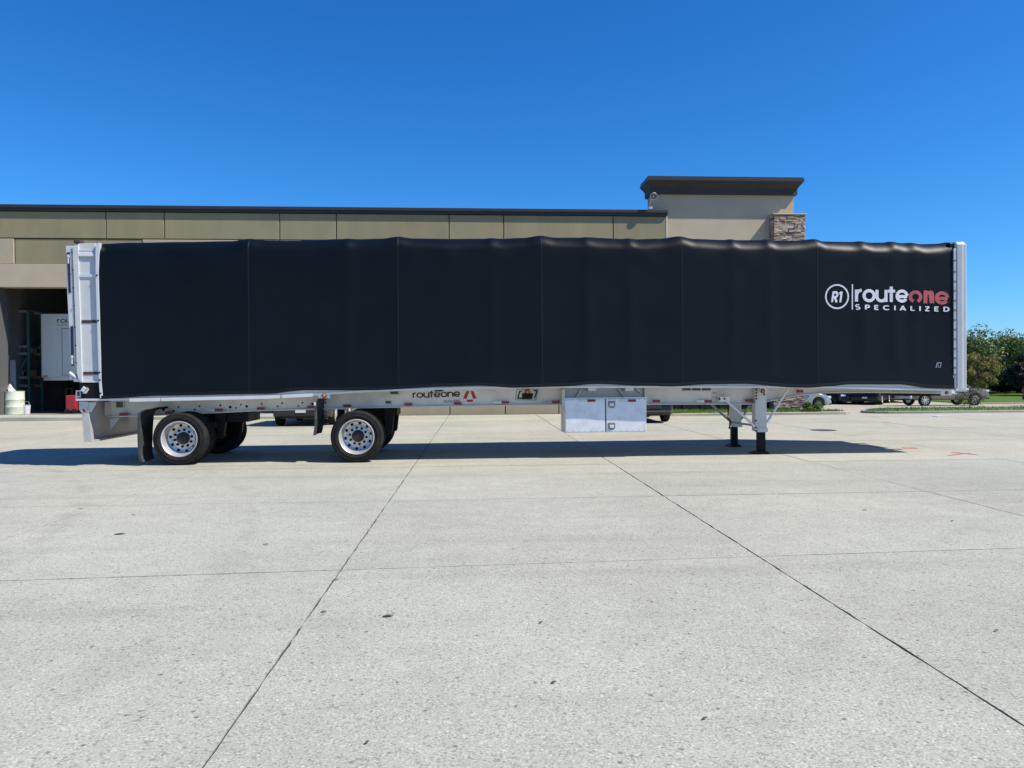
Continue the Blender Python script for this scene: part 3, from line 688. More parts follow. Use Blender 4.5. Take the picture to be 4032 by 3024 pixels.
for i in range(NST+1):
    x = x0t+(x1t-x0t)*i/NST
    zt = smootht(TOPP, x); zb = smootht(BOTP, x)
    j = max(k for k in range(len(BOW)) if BOW[k] <= x+1e-6) if x >= BOW[0] else 0
    j = min(j, len(BOW)-2); t = min(1, max(0, (x-BOW[j])/(BOW[j+1]-BOW[j])))
    sag = min(1, 1.25*(1-abs(2*t-1)**2.2))
    near = min(abs(x-m) for m in MINOR); sag *= 1-.55*math.exp(-(near/.12)**2)
    ring_ = []
    def side(z, far=False):
        hgt = (z-zb)/(zt-zb)
        wv = .020*sag*math.sin(math.pi*min(1, max(0, hgt))**.8)
        wv += .007*noise.noise(Vector((x*.9, z*1.3, 3.1)))+.004*noise.noise(Vector((x*3.1, z*2.2, 8.1)))
        # tension creases running down from the bows
        wv += .006*math.exp(-((1-hgt)/.22)**2)*math.sin(x*7+z*9)*sag
        return wv-.025*(1-hgt)**6
    nz_ = 22
    for a in range(nz_+1):
        z = zb+(zt-RC-zb)*a/nz_; ring_.append((x, side(z), z))
    wv = side(zt-RC)
    for a in range(1, 11):
        th = R(90*a/10); ring_.append((x, wv*(1-a/10)+RC*(1-math.cos(th))+.018*sag*math.sin(2*th), zt-RC+RC*math.sin(th)-.018*sag*math.sin(2*th)))
    for a in range(1, 9):
        f = a/9; ring_.append((x, RC+(W-2*RC)*f, zt+.05*math.sin(math.pi*f)-.02*sag*math.sin(math.pi*f)))
    for a in range(0, 11, 2):
        th = R(90-90*a/10); ring_.append((x, W-RC*(1-math.cos(th)), zt-RC+RC*math.sin(th)))
    for a in range(1, 7): ring_.append((x, W, zt-RC+(zb-zt+RC)*a/6))
    prof_n = len(ring_); tarp.v += ring_
tarp.f = [(i*prof_n+j, (i+1)*prof_n+j, (i+1)*prof_n+j+1, i*prof_n+j+1) for i in range(NST) for j in range(prof_n-1)]
tp = tarp.build('tarp', M['tarp'], tr, True)
tp.data.polygons.foreach_set('use_smooth', [True]*len(tp.data.polygons))
def tarp_ring(x):
    i = min(NST, max(0, round((x-x0t)/(x1t-x0t)*NST))); return [Vector(v) for v in tarp.v[i*prof_n:(i+1)*prof_n]]
for xx in BOW[1:-1]:
    rg = tarp_ring(xx)[:30]; sm = MB(); n = len(rg)
    nrm = []
    for k in range(n):
        d = (rg[min(n-1, k+1)]-rg[max(0, k-1)]).normalized(); nrm.append(Vector((0, -d.z, d.y)))
    rows = [[p+Vector((o, 0, 0))+m_*h for p, m_ in zip(rg, nrm)] for o, h in ((-.014, .0005), (-.010, .003), (.006, .003), (.010, .0005))]
    sm.add(sum(rows, []), [(r*n+k, (r+1)*n+k, (r+1)*n+k+1, r*n+k+1) for r in range(3) for k in range(n-1)]); sm.build('seam', M['seam'], tp)
# hem along the foot of the curtain
hm = MB(); n = 121
for k in range(n):
    x = x0t+.02+(x1t-x0t-.04)*k/(n-1); z = smootht(BOTP, x)
    i = min(NST, max(0, round((x-x0t)/(x1t-x0t)*NST))); y = tarp.v[i*prof_n][1]
    hm.v += [(x, y-.004, z+.055), (x, y-.008, z+.03), (x, y-.006, z-.004), (x, y+.012, z-.004)]
hm.f = [(k*4+j, (k+1)*4+j, (k+1)*4+j+1, k*4+j+1) for k in range(n-1) for j in range(3)]
hm.build('hem', M['seam'], tp, True)
# ---- tarp logo
def tside(px, py): p = q(px, py, 0.0); return p
def on_tarp(mb_, lift=.003):                # lay flat lettering on the curtain's real surface
    out = []
    for v in mb_.v:
        x, y, z = v
        i = min(NST-1, max(0, int((x-x0t)/(x1t-x0t)*NST))); rgA = tarp.v[i*prof_n:(i*prof_n+23)]
        zz = [r[2] for r in rgA]; yy = rgA[-1][1]
        for a in range(22):
            if zz[a] <= z <= zz[a+1]: t = (z-zz[a])/(zz[a+1]-zz[a]); yy = rgA[a][1]+(rgA[a+1][1]-rgA[a][1])*t; break
        out.append((x, yy-lift+y, z))
    mb_.v = out; return mb_
cc = Q(C8, 243, 673); ro = 118/2.514*13.9/F*1.0
mb_ = MB(); ribbon(mb_, arc(0, 0, ro, 0, 360, n=64), .028, lambda u, v, d: Vector((cc.x+u, -d, cc.z+v)), 0); on_tarp(mb_).build('logo_ring', M['inkw'], tp)
mm_ = text('R1', Q(C8, 184, 728), Q(C8, 288, 730), 108/2.514*13.9/F, .22, 0, slant=.17, space=-.02); mm_.v = [(v[0], v[1], v[2]) for v in mm_.v]; on_tarp(mm_).build('logo_lettering', M['inkw'], tp)
mb_ = MB(); A, B_ = Q(C8, 396, 550), Q(C8, 396, 800); mb_.add([A+Vector((-.011, 0, 0)), A+Vector((.011, 0, 0)), B_+Vector((.011, 0, 0)), B_+Vector((-.011, 0, 0))], [(0, 1, 2, 3)]); on_tarp(mb_).build('logo_bar', M['inkw'], tp)
xh = 122/2.514*13.9/F
on_tarp(text('route', Q(C8, 424, 722), Q(C8, 952, 728), xh, .25, 0)).build('logo_lettering', M['inkw'], tp)
GL['O'] = (1.05, [arc(.5, .5, .40, -68, 248)]); GL['N'] = (.98, [[(.13, 0), (.13, 1)], [(.13, .5)] + arc(.47, .53, .34, 180, 0) + [(.81, 0)], [(.47, .78), (.47, .0)]])
on_tarp(text('O', Q(C8, 957, 734), Q(C8, 1089, 736), xh, .27, 0)).build('logo_lettering', M['inkr'], tp)
nb = MB()
pN = [(1100, 740), (1100, 612), (1136, 612), (1140, 622), (1165, 612), (1190, 618), (1203, 640), (1206, 738), (1160, 738), (1158, 660), (1150, 648), (1128, 660), (1136, 668), (1138, 740)]
nb.add([Q(C8, *p) for p in pN], [tuple(range(len(pN)))])
bm = bmesh.new(); vs = [bm.verts.new(v) for v in nb.v]; bm.faces.new(vs); bmesh.ops.triangulate(bm, faces=bm.faces[:]); nb = MB(); nb.v = [tuple(v.co) for v in bm.verts]; bm.verts.index_update(); nb.f = [tuple(v.index for v in f.verts) for f in bm.faces]; bm.free()
on_tarp(nb).build('logo_lettering', M['inkr'], tp)
on_tarp(text('e', Q(C8, 1218, 745), Q(C8, 1352, 747), xh, .27, 0)).build('logo_lettering', M['inkr'], tp)
kh = MB()
kp = [Q(C8, 1024, 665)+Vector((.05*math.cos(a*.3), 0, .05*math.sin(a*.3))) for a in range(21)]
on_tarp(text('SPECIALIZED', Q(C8, 424, 798), Q(C8, 1352, 822), 47/2.514*13.9/F, .24, 0, space=.62)).build('logo_lettering', M['inkw'], tp)
for a_, c_ in [((1218, 1375), (1232, 1328)), ((1232, 1328), (1246, 1330)), ((1246, 1330), (1236, 1352)), ((1236, 1352), (1246, 1378)), ((1250, 1328), (1275, 1328)), ((1272, 1330), (1258, 1378)), ((1215, 1372), (1226, 1376))]:
    mb_ = MB(); A, B_ = Q(C8, *a_), Q(C8, *c_); ribbon(mb_, [(A.x, A.z), (B_.x, B_.z)], .008, lambda u, v, d: Vector((u, -d, v)), random.uniform(0, .001)); on_tarp(mb_).build('decal_stroke', M['steel'], tp)
# ---- deck and rails
dk = MB(); n = 60; xr0 = q(300, 1570).x; xa, xb = q(408, 1570).x, q(3806, 1535).x
for k in range(n+1):
    x = xa+(xb-xa)*k/n; z = dz(x); dk.v += [(x, .04, z+.02), (x, .04, z+.14), (x, W-.04, z+.14), (x, W-.04, z+.02)]
dk.f = [(k*4+j, (k+1)*4+j, (k+1)*4+(j+1) % 4, k*4+(j+1) % 4) for k in range(n) for j in range(4)]+[(3, 2, 1, 0), tuple(4*n+j for j in range(4))]
dk.build('deck', M['beam'], tr)
def rail(name, y0, y1, lo, hi, xa, xb, m, n=50):
    mb = MB()
    for k in range(n+1):
        x = xa+(xb-xa)*k/n; z = dz(x); mb.v += [(x, y0, z+lo), (x, y0, z+hi), (x, y1, z+hi), (x, y1, z+lo)]
    mb.f = [(k*4+j, (k+1)*4+j, (k+1)*4+(j+1) % 4, k*4+(j+1) % 4) for k in range(n) for j in range(4)]+[(3, 2, 1, 0), tuple(4*n+j for j in range(4))]
    return mb.build(name, m, tr)
rail('side_rail', -.005, .038, 0, .035, xr0, xb, M['bright'])
rail('side_rail', .012, .038, .037, .135, xa, xb, M['beam'])
rail('side_rail', W-.038, W+.005, 0, .13, xa, xb, M['alu'])
# bright rub rail pieces over the rear bogie
for a_, c_ in ((512, 632), (637, 1103), (1112, 1231)):
    rail('rub_rail', -.028, -.007, -.022, .038, q(a_, 1570).x, q(c_, 1555).x, M['bright'], 12)
# ---- main beams
def zq(x, y, dy): p = q(x, y, dy); return (p.x, p.z)
LOW = [zq(x, y, BD) for x, y in [(432, 1641), (700, 1632), (1000, 1617.5), (1400, 1606), (1800, 1598.5), (2212, 1593), (2636, 1591), (2962, 1591), (3034, 1577), (3135, 1557), (3251, 1546.5), (3400, 1545), (3760, 1549)]]
bx0, bx1 = LOW[0][0], LOW[-1][0]
for yy, nm in ((BD, 'main_beam'), (W-BD, 'main_beam')):
    mb = MB(); n = 80
    for k in range(n+1):
        x = bx0+(bx1-bx0)*k/n; z = lerpt(LOW, x); mb.v += [(x, yy, z+.012), (x, yy, dz(x)+.02), (x, yy+.012, dz(x)+.02), (x, yy+.012, z+.012)]
    mb.f = [(k*4+j, (k+1)*4+j, (k+1)*4+(j+1) % 4, k*4+(j+1) % 4) for k in range(n) for j in range(4)]+[(3, 2, 1, 0), tuple(4*n+j for j in range(4))]
    o = mb.build(nm, M['beam'], tr)
    if yy == BD: mbeam = o
    fl_ = MB()
    for k in range(n+1):
        x = bx0+(bx1-bx0)*k/n; z = lerpt(LOW, x); fl_.v += [(x, yy-.07, z-.008), (x, yy-.07, z+.011), (x, yy+.08, z+.011), (x, yy+.08, z-.008)]
    fl_.f = [(k*4+j, (k+1)*4+j, (k+1)*4+(j+1) % 4, k*4+(j+1) % 4) for k in range(n) for j in range(4)]+[(3, 2, 1, 0), tuple(4*n+j for j in range(4))]
    fl_.build('flange', M['alu'], o)
# cross-member ends showing on the web
for c, x0_, x1_, y0_, y1_ in [(C3, 1485, 1580, 170, 205), (C4, 585, 680, 150, 178), (C6, 240, 335, 130, 165), (C6, 345, 440, 130, 165), (C6, 455, 550, 130, 165), (C4, 48, 118, 272, 308), (C3, 400, 495, 222, 232), (C2, 575, 665, 282, 350)]:
    A, B_ = Q(c, x0_, y0_, BD), Q(c, x1_, y1_, BD)
    mb = MB(); t = .012
    mb.box(A.x, B_.x, BD-.035, BD-.002, B_.z, B_.z+t).box(B_.x-t, B_.x, BD-.035, BD-.002, B_.z+t+.001, A.z); mb.build('bracket', M['alu'], mbeam)
    MB().box(A.x, B_.x-t-.002, BD-.008, BD-.002, B_.z+t+.002, A.z).build('slot', M['inkg'], mbeam)
# bolts
bme = MB().lathe([(.001, -.012), (.7, -.012), (1, -.006), (1, 0)], 10).mesh('bolt'); bme.materials.append(M['black'])
for c, L_ in ((C2, [(1090, 368, 15), (1200, 380, 10), (1252, 338, 10), (1430, 368, 10), (1480, 330, 10), (1708, 320, 10), (1815, 340, 15), (1880, 348, 9), (1932, 313, 9), (1995, 332, 14), (2157, 303, 9), (345, 376, 7), (403, 370, 7), (458, 363, 7)]),
              (C3, [(258, 332, 9), (307, 298, 9), (482, 327, 9), (530, 291, 9), (638, 305, 14), (780, 292, 9)])):
    for x, y, r_ in L_:
        p = Q(c, x, y, BD); s_ = r_/2.765*14.4/F
        inst('bolt', bme, None, mbeam, (p.x, BD-.001, p.z), (0, 0, 0), (s_, 1, s_))
# reflectors
def refl(c, x0_, x1_, y0_, y1_, dy, m='red', par=None):
    A, B_ = Q(c, x0_, y0_, dy), Q(c, x1_, y1_, dy)
    MB().box(A.x, B_.x, dy-.006, dy, B_.z, A.z).build('reflector', M[m], par or tr)
bf = BD-.072
for a in [(C2, 610, 700, 402, 432), (C2, 1108, 1195, 385, 412), (C2, 1648, 1735, 357, 386), (C2, 2105, 2190, 342, 368), (C3, 580, 650, 326, 352), (C3, 972, 1058, 312, 340), (C4, 255, 340, 296, 322), (C4, 795, 878, 288, 313), (C4, 1313, 1395, 275, 300), (C4, 1860, 1945, 270, 296), (C5, 1730, 1840, 423, 458), (C6, 480, 562, 263, 290), (C6, 925, 1008, 253, 283)]: refl(*a, bf)
refl(C6, 1480, 1555, 152, 182, BD-.08)
for a in [(C2, 1558, 1646, 360, 388), (C4, 1222, 1311, 276, 300), (C4, 1770, 1858, 271, 296), (C6, 392, 478, 264, 290), (C5, 150, 262, 436, 466)]: refl(*a, bf, 'wtape')
refl(C6, 572, 615, 180, 190, BD-.01, 'amber')
# ---- beam lettering
def place(word, c, a_, d_, hpx, wd, m, **kw):
    mb = text(word, Q(c, *a_, BD), Q(c, *d_, BD), hpx/2.765*14.45/F, wd, .002, **kw); mb.build('lettering', m, mbeam)
place('routeone', C4, (345, 241), (866, 226), 56, .235, M['inkk'])
place('TRAILERS', C4, (675, 293), (862, 286), 27, .15, M['inkg'], space=.12)
for pts, m in [([(928, 165), (966, 165), (932, 250), (893, 250)], 'logored'), ([(972, 165), (1006, 165), (1042, 248), (1002, 248)], 'logored'), ([(932, 259), (1006, 257), (998, 282), (940, 284)], 'logored')]:
    decal([k_(C4, *p) for p in pts], BD).build('logo_stroke', M[m], mbeam)
for a_, c_, wd, m in [((1482, 148), (1462, 262), .012, 'inkg'), ((1712, 148), (1688, 262), .012, 'inkg'), ((1482, 147), (1712, 145), .01, 'inkg'), ((1462, 262), (1688, 262), .01, 'inkg'), ((1512, 165), (1488, 250), .028, 'inkk'), ((1488, 244), (1540, 244), .028, 'inkk'), ((1510, 168), (1536, 168), .02, 'inkk'), ((1660, 160), (1702, 160), .028, 'inkk'), ((1697, 163), (1672, 246), .03, 'inkk'), ((1640, 238), (1655, 190), .025, 'inkk')]:
    mb_ = MB(); A, B_ = Q(C4, *a_, BD), Q(C4, *c_, BD); ribbon(mb_, [(A.x, A.z), (B_.x, B_.z)], wd, lambda u, v, d: Vector((u, BD-.002-d, v)), random.uniform(0, .0015)); mb_.build('logo_stroke', M[m], mbeam)
A, B_ = Q(C4, 1535, 190, BD), Q(C4, 1645, 252, BD); MB().box(A.x, B_.x, BD-.05, BD-.005, B_.z, A.z).build('lamp_bracket', M['black'], mbeam, bevel=.004)
# ---- marker lamps
lme = MB().lathe([(.001, -.035), (.6, -.03), (.95, -.015), (1, 0)], 18).mesh('lens', True)
def lamp(c, x, y, rpx, dy, m='amber', plate=None):
    p = Q(c, x, y, dy); s_ = rpx/c[2]*13.9/F
    if plate:
        A, B_ = Q(c, plate[0], plate[2], dy), Q(c, plate[1], plate[3], dy); MB().box(A.x, B_.x, dy-.004, dy+.02, B_.z, A.z).build('lamp_plate', M['bright'], tr)
    l = bpy.data.objects.new('marker_lamp', MB().lathe([(s_*1.05, -.022), (s_*1.3, -.02), (s_*1.35, 0), (s_, 0)], 20).mesh('marker_lamp', True)); l.data.materials.append(M['black' if m == 'amber' else 'steel'])
    COL.objects.link(l); l.parent = tr; l.location = (p.x, dy-.005, p.z)
    o = inst('lens', MB().lathe([(.001, -.035), (.6*s_, -.032), (.95*s_, -.02), (s_, 0)], 20).mesh('lens', True), M[m], l, (0, 0, 0))
lamp(C3, 765, 215, 19, .02, plate=(700, 828, 192, 242)); lamp(C4, 1595, 172, 20, BD-.05); lamp(C6, 1113, 165, 19, .33, plate=(1088, 1168, 135, 183))
lamp((3200, 1240, 2.659), 1400, 815, 13, .2, plate=(1345, 1455, 798, 842))
lamp(C2, 235, 374, 17, .03, 'red')
# ---- rear bumper frame and skirt plate
def poly(c, pts, dy, th, name, m, par=None, bevel=.004):
    P = [Q(c, x, y, dy) for x, y in pts]
    return MB().prism([(p.x, p.z) for p in P], dy, dy+th).build(name, M[m], par or tr, bevel=bevel)
poly(C2, [(168, 278), (268, 280), (272, 395), (196, 402), (170, 370)], .05, .06, 'bumper_bracket', 'alu')
poly(C2, [(272, 286), (362, 288), (305, 392), (274, 395)], .06, .03, 'gusset', 'alu')
poly(C2, [(205, 400), (274, 398), (280, 470), (306, 716), (222, 722), (208, 500)], .055, .10, 'bumper_post', 'alu')
pA = Q(C2, 290, 285, .1).x; zA = Q(C2, 300, 716, .06).z; zB = Q(C2, 280, 280, .06).z
MB().box(pA-.05, pA-.03, .16, W-.16, zA, zB).build('rear_skirt', M['alu'], tr)
MB().box(pA-.03, pA+.10, .16, W-.16, zA, zA+.03).build('skirt_lip', M['alu'], tr)
MB().box(pA-.07, pA+.05, W-.155, W-.05, zA, zB).build('bumper_post', M['alu'], tr)
for yy in (.62, 1.9):
    P = [Q(C2, x, y, BD) for x, y in ((502, 468), (612, 458), (510, 602))]
    MB().prism([(p.x, p.z) for p in P], yy, yy+.012).build('gusset', M['alu'], tr)
MB().box(pA+.02, Q(C2, 520, 400, BD).x, BD-.02, BD+.04, Q(C2, 500, 430, BD).z, Q(C2, 500, 285, BD).z).build('tail_plate', M['alu'], tr)
# ---- rear upright frame
def strip2(c, pts_l, pts_r, dy, th, name, m, par=None, bevel=.003):
    return poly(c, pts_l+pts_r[::-1], dy, th, name, m, par, bevel)
strip2(CR, [(322, 134), (322, 400), (334, 800), (352, 1335), (362, 1478)], [(356, 122), (346, 400), (358, 800), (374, 1335), (388, 1478)], -.02, .09, 'rear_bow_post', 'bright')
poly(CR, [(176, 130), (320, 126), (322, 400), (334, 800), (352, 1335), (205, 1335), (186, 800), (168, 400), (160, 150)], .03, .05, 'rear_side_panel', 'white')
rsp = bpy.data.objects['rear_side_panel']
strip2(CR, [(122, 152), (132, 400), (146, 800), (160, 1250), (178, 1330)], [(172, 138), (176, 400), (190, 800), (206, 1335), (206, 1336)], .0, .11, 'rear_corner_post', 'white')
for y0_, y1_, x0_, x1_, m in [(186, 196, 174, 318, 'bright'), (398, 422, 182, 322, 'bright'), (797, 822, 202, 334, 'rust'), (1248, 1272, 216, 346, 'rust'), (1326, 1340, 196, 350, 'bright')]:
    A, B_ = Q(CR, x0_, y0_, .02), Q(CR, x1_, y1_, .02); MB().box(A.x, B_.x, .012 if m == 'bright' else .022, .029, B_.z, A.z).build('panel_bar' if m == 'bright' else 'panel_slot', M[m], rsp)
for x, y in ((336, 407), (347, 802), (359, 1253), (362, 1318), (366, 1435)):
    p = Q(CR, x, y, -.02); inst('bolt', bme, None, rsp, (p.x, -.021, p.z), (0, 0, 0), (.016, 1, .016))
# rear door edge with navy seal strips
strip2(CR, [(64, 150), (76, 560), (92, 850), (108, 1205)], [(120, 150), (128, 560), (140, 850), (154, 1205)], .02, .08, 'rear_door_edge', 'white')
rde = bpy.data.objects['rear_door_edge']
for L_, Rr_ in (([(74, 206), (90, 560)], [(98, 206), (108, 556)]), ([(104, 852), (112, 1200)], [(126, 846), (136, 1198)])):
    poly(CR, [L_[0], Rr_[0], Rr_[1], L_[1]], .012, .006, 'seal_strip', 'navy', rde, 0)
for x, y in ((86, 262), (119, 1140)):
    A = Q(CR, x, y-24, .0); MB().box(A.x-.018, A.x+.018, -.012, .011, A.z-.03, A.z+.02).box(A.x-.012, A.x+.008, -.008, .011, A.z-.22*.6, A.z-.031).build('latch', M['bright'], rde, bevel=.004)
for x, y in ((118, 205), (124, 362), (130, 517), (138, 672), (145, 862), (151, 1018), (156, 1170)):
    p = Q(CR, x, y, 0); inst('bolt', bme, None, rde, (p.x, -.001+.0, p.z), (0, 0, 0), (.013, 1, .013))
p = Q(CR, 130, 1270, .05); MB().bar((p.x-.05, .02, p.z+.03), (p.x+.1, .06, p.z-.1), .035).bar((p.x-.03, .03, p.z+.05), (p.x-.03, .03, p.z-.08), .02).box(p.x+.03, p.x+.13, 0, .06, p.z-.13, p.z-.08).build('door_latch', M['steel'], rde, True)
poly(CR, [(180, 1342), (350, 1340), (362, 1478), (186, 1480)], .02, .1, 'rear_corner_box', 'black')
rcb = bpy.data.objects['rear_corner_box']
A = Q(CR, 236, 1404, .02)
MB().box(A.x-.055, A.x+.055, -.015, .018, A.z-.05, A.z+.04, Matrix.Translation(A) @ Matrix.Rotation(.6, 4, 'Y') @ Matrix.Translation(-A)).build('latch', M['bright'], rcb, bevel=.006)
MB().bar((A.x-.03, 0, A.z-.06), (A.x+.06, -.02, A.z+.03), .014).build('latch_handle', M['steel'], rcb)
for x0_, x1_, y0_, y1_ in ((148, 158, 1410, 1500), (182, 192, 1410, 1470), (158.5, 181.5, 1410, 1420), (158.5, 181.5, 1460, 1470)):
    A, B_ = Q(CR, x0_, y0_), Q(CR, x1_, y1_); MB().box(A.x, B_.x, .01, .07, B_.z, A.z).build('step_bar', M['steel'], tr)
# top corner of the rear frame and inner rear wall so nothing is open
A, B_ = Q(CR, 160, 150, .1), Q(CR, 380, 1340, .1)
zt0 = smootht(TOPP, x0t)
rb = MB(); xx = Q(CR, 180, 700, .1).x
pr = [(.08, B_.z-.2), (.08, zt0-.2), (.16, zt0-.09), (.3, zt0-.04), (W-.3, zt0-.02), (W-.16, zt0-.09), (W-.05, zt0-.2), (W-.05, B_.z-.2)]
rb.add([(xx, y, z) for y, z in pr]+[(x0t+.04, y, z) for y, z in pr], [tuple(range(8)), tuple(range(15, 7, -1))]+[(i, i+8, (i+1) % 8+8, (i+1) % 8) for i in range(8)])
rb.build('rear_hood', M['white'], tr)
# rounded cover at the upper corner
cv = MB(); xs_ = (Q(CR, 166, 140).x, Q(CR, 340, 128).x)
for xx in xs_:
    for a in range(9):
        th = R(90*a/8); cv.v.append((xx, .0+RC*(1-math.cos(th)), zt0-.015-RC+RC*math.sin(th)))
cv.f = [(a, a+1, a+10, a+9) for a in range(8)]; cv.build('corner_cover', M['white'], tr, True)
p = Q(CR, 172, 108, .1); MB().box(p.x-.06, p.x+.06, .05, .2, p.z-.05, p.z+.02).build('roof_stop', M['rust'], tr, bevel=.02)
# ---- front post / bulkhead
fx0, fx1 = Q(CF, 385, 700).x, Q(CF, 457, 700).x; fzt = Q(CF, 420, 122).z; fzb = Q(CF, 420, 1494).z
pf = [(fx0, 0), (fx0+.02, -.03), (fx0+.10, -.045), (fx0+.115, -.035), (fx0+.17, -.045), (fx0+.185, -.035), (fx1-.04, -.04), (fx1-.01, -.02), (fx1, .02), (fx1, .3), (fx0, .3)]
n = len(pf); mb = MB().add([(x, y, fzb) for x, y in pf]+[(x, y, fzt-.06) for x, y in pf]+[(x*.9+(fx0+.1)*.1, y*.8+.05, fzt) for x, y in pf], [tuple(range(n))[::-1], tuple(range(2*n, 3*n))]+[(r*n+i, r*n+(i+1) % n, (r+1)*n+(i+1) % n, (r+1)*n+i) for r in (0, 1) for i in range(n)])
fpst = mb.build('front_post', M['white'], tr)
MB().box(fx0+.03, fx1-.02, .302, W, fzb, fzt-.03).build('bulkhead', M['white'], tr)
hx0, hx1 = Q(CF, 356, 800).x, Q(CF, 384, 800).x
hz = [Q(CF, 370, y).z for y in (188, 300, 405, 495, 583, 675, 763, 855, 943, 1033, 1122, 1210, 1300, 1365)]
for k in range(len(hz)-1):
    MB().box(hx0+.012, hx1-.002, -.02, .03, hz[k+1]+.012, hz[k]-.004).build('hinge_segment', M['steel'], fpst, bevel=.004)
    MB().box(hx0, hx1-.002, -.028, .0, hz[k+1]-.004, hz[k+1]+.010).build('hinge_pin', M['inkg'], fpst)
MB().box(hx0, hx0+.02, -.015, .03, Q(CF, 360, 1490).z, Q(CF, 360, 1368).z).box(hx0+.03, hx0+.05, -.015, .03, Q(CF, 360, 1490).z, Q(CF, 360, 1368).z).build('latch_rod', M['steel'], fpst)
MB().box(Q(CF, 332, 150).x, fx0-.004, .03, .2, Q(CF, 340, 182).z, Q(CF, 340, 124).z).build('corner_boot', M['tarp'], tr, bevel=.03)
A, B_ = Q(CF, 382, 1490), Q(CF, 500, 1505); MB().box(A.x, B_.x, -.03, .4, B_.z, A.z-.004).build('post_foot', M['bright'], tr, bevel=.006)
p = Q(CF, 460, 1450); MB().box(p.x, p.x+.05, .0, .06, p.z-.08, p.z+.1).build('latch', M['bright'], tr, bevel=.01)
MB().box(q(3560, 1545, .9).x, fx1+.1, .85, W-.85, dz(fx1)-.10, dz(fx1)+.01).build('kingpin_plate', M['black'], tr)
# ---- toolbox
M['latch'] = mat('latch_steel', (.22, .22, .22), .4, .6)
tb0 = q(*k_(C5, 455, 405), .19); tb1 = q(*k_(C5, 1645, 885), .19)
tb = MB().box(tb0.x, tb1.x, .19, .75, tb1.z, tb0.z).build('toolbox', M['toolbox'], tr, bevel=.006)
xm = Q(C5, 1048, 600, .19).x
for a_, c_ in ((tb0.x+.012, xm-.012), (xm+.012, tb1.x-.012)):
    MB().box(a_, c_, .174, .188, tb1.z+.012, tb0.z-.012).build('toolbox_door', M['toolbox'], tb, bevel=.004)
MB().box(xm-.011, xm+.011, .182, .188, tb1.z+.012, tb0.z-.012).build('door_gap', M['inkg'], tb)
for y0_, y1_, m in ((440, 540, 'latch'), (756, 855, 'latch')):
    A, B_ = Q(C5, 1086, y0_, .17), Q(C5, 1190, y1_, .17)
    MB().prism([(A.x, A.z), (B_.x, A.z), (B_.x, B_.z+.03), (B_.x-.03, B_.z), (A.x+.03, B_.z), (A.x, B_.z+.03)], .165, .173).build('paddle_latch', M[m], tb, bevel=.003)
    MB().box(A.x+.025, B_.x-.025, .152, .164, (A.z+B_.z)/2-.03, (A.z+B_.z)/2+.028).build('latch_handle', M['bright'], tb, bevel=.004)
for a in [(C5, 785, 902, 415, 450), (C5, 1375, 1490, 415, 450)]: refl(*a, .172, 'red', tb)
for a in [(C5, 665, 783, 415, 450), (C5, 1250, 1373, 415, 450)]: refl(*a, .172, 'wtape', tb)
rv = MB().lathe([(.001, -.004), (.006, -.003), (.008, 0)], 8).mesh('rivet'); rv.materials.append(M['latch'])
for k in range(14):
    for zz in (tb0.z-.03, tb1.z+.03): inst('rivet', rv, None, tb, (tb0.x+.04+(tb1.x-tb0.x-.08)*k/13, .174, zz))
MB().box(tb0.x-.01, tb1.x+.01, .165, .2, tb0.z+.002, tb0.z+.014).build('drip_lip', M['bright'], tb)
refl(C5, 945, 1055, 350, 388, BD-.01)
A, B_ = Q(C5, 388, 250, .5), Q(C5, 428, 410, .5)
MB().box(A.x, B_.x, .2, BD, B_.z-.1, A.z-.02).build('toolbox_hanger', M['alu'], tr)
MB().box(Q(C5, 1605, 260, .5).x, Q(C5, 1640, 260, .5).x, .45, BD, B_.z-.1, A.z-.02).build('toolbox_hanger', M['alu'], tr)
A, B_ = Q(C5, 436, 255, .55), Q(C5, 1600, 398, .55); MB().box(A.x, B_.x, .56, .575, B_.z-.02, A.z).build('web_liner', M['alu'], tr)
for a_, c_ in (((1230, 262), (1335, 392)), ((700, 262), (620, 392)), ((1490, 255), (1560, 320))):
    MB().flat(Q(C5, *a_, .5), Q(C5, *c_, .5), .03, .05).build('hanger_brace', M['alu'], tr)
for a_ in (790, 1330):
    A, B_ = Q(C5, a_, 250, .3), Q(C5, a_+118, 290, .3); MB().box(A.x, B_.x, .25, .5, B_.z, A.z).build('stake_pocket', M['bright'], tr)
# ---- landing gear
def leg(dy, xl, xr, yt, yb, xi0, xi1, yf, fx0_, fx1_):
    A, B_ = Q(C6, xl, yt, dy), Q(C6, xr, yb, dy)
    root = MB().box(A.x+.16*(B_.x-A.x), B_.x, dy, dy+.14, B_.z, A.z).build('landing_leg', M['alu'], tr, bevel=.008)
    MB().box(A.x, A.x+.155*(B_.x-A.x), dy-.02, dy+.16, B_.z, A.z).build('leg_flange', M['alu'], root)
    MB().box(A.x+.2*(B_.x-A.x), B_.x+.015, dy-.015, dy+.155, B_.z-.02, B_.z+.06).build('leg_collar', M['alu'], root)
    i0, i1 = Q(C6, xi0, yb, dy+.02), Q(C6, xi1, yb, dy+.02)
    MB().box(i0.x, i1.x, dy+.02, dy+.12, .03, B_.z-.022).build('leg_inner', M['black'], root)
    f0, f1 = Q(C6, fx0_, yf, dy).x, Q(C6, fx1_, yf, dy).x
    MB().prism([(f0, 0), (f1, 0), (f1-.05, .035), (i1.x+.01, .05), (i0.x-.01, .05), (f0+.05, .035)], dy-.06, dy+.2).build('leg_foot', M['black'], root)
    return root
LD, FD = .47, 2.02
l1 = leg(LD, 1030, 1160, 140, 600, 1065, 1145, 850, 1000, 1190)
l2 = leg(FD, 775, 885, 305, 545, 778, 845, 770, 735, 882)
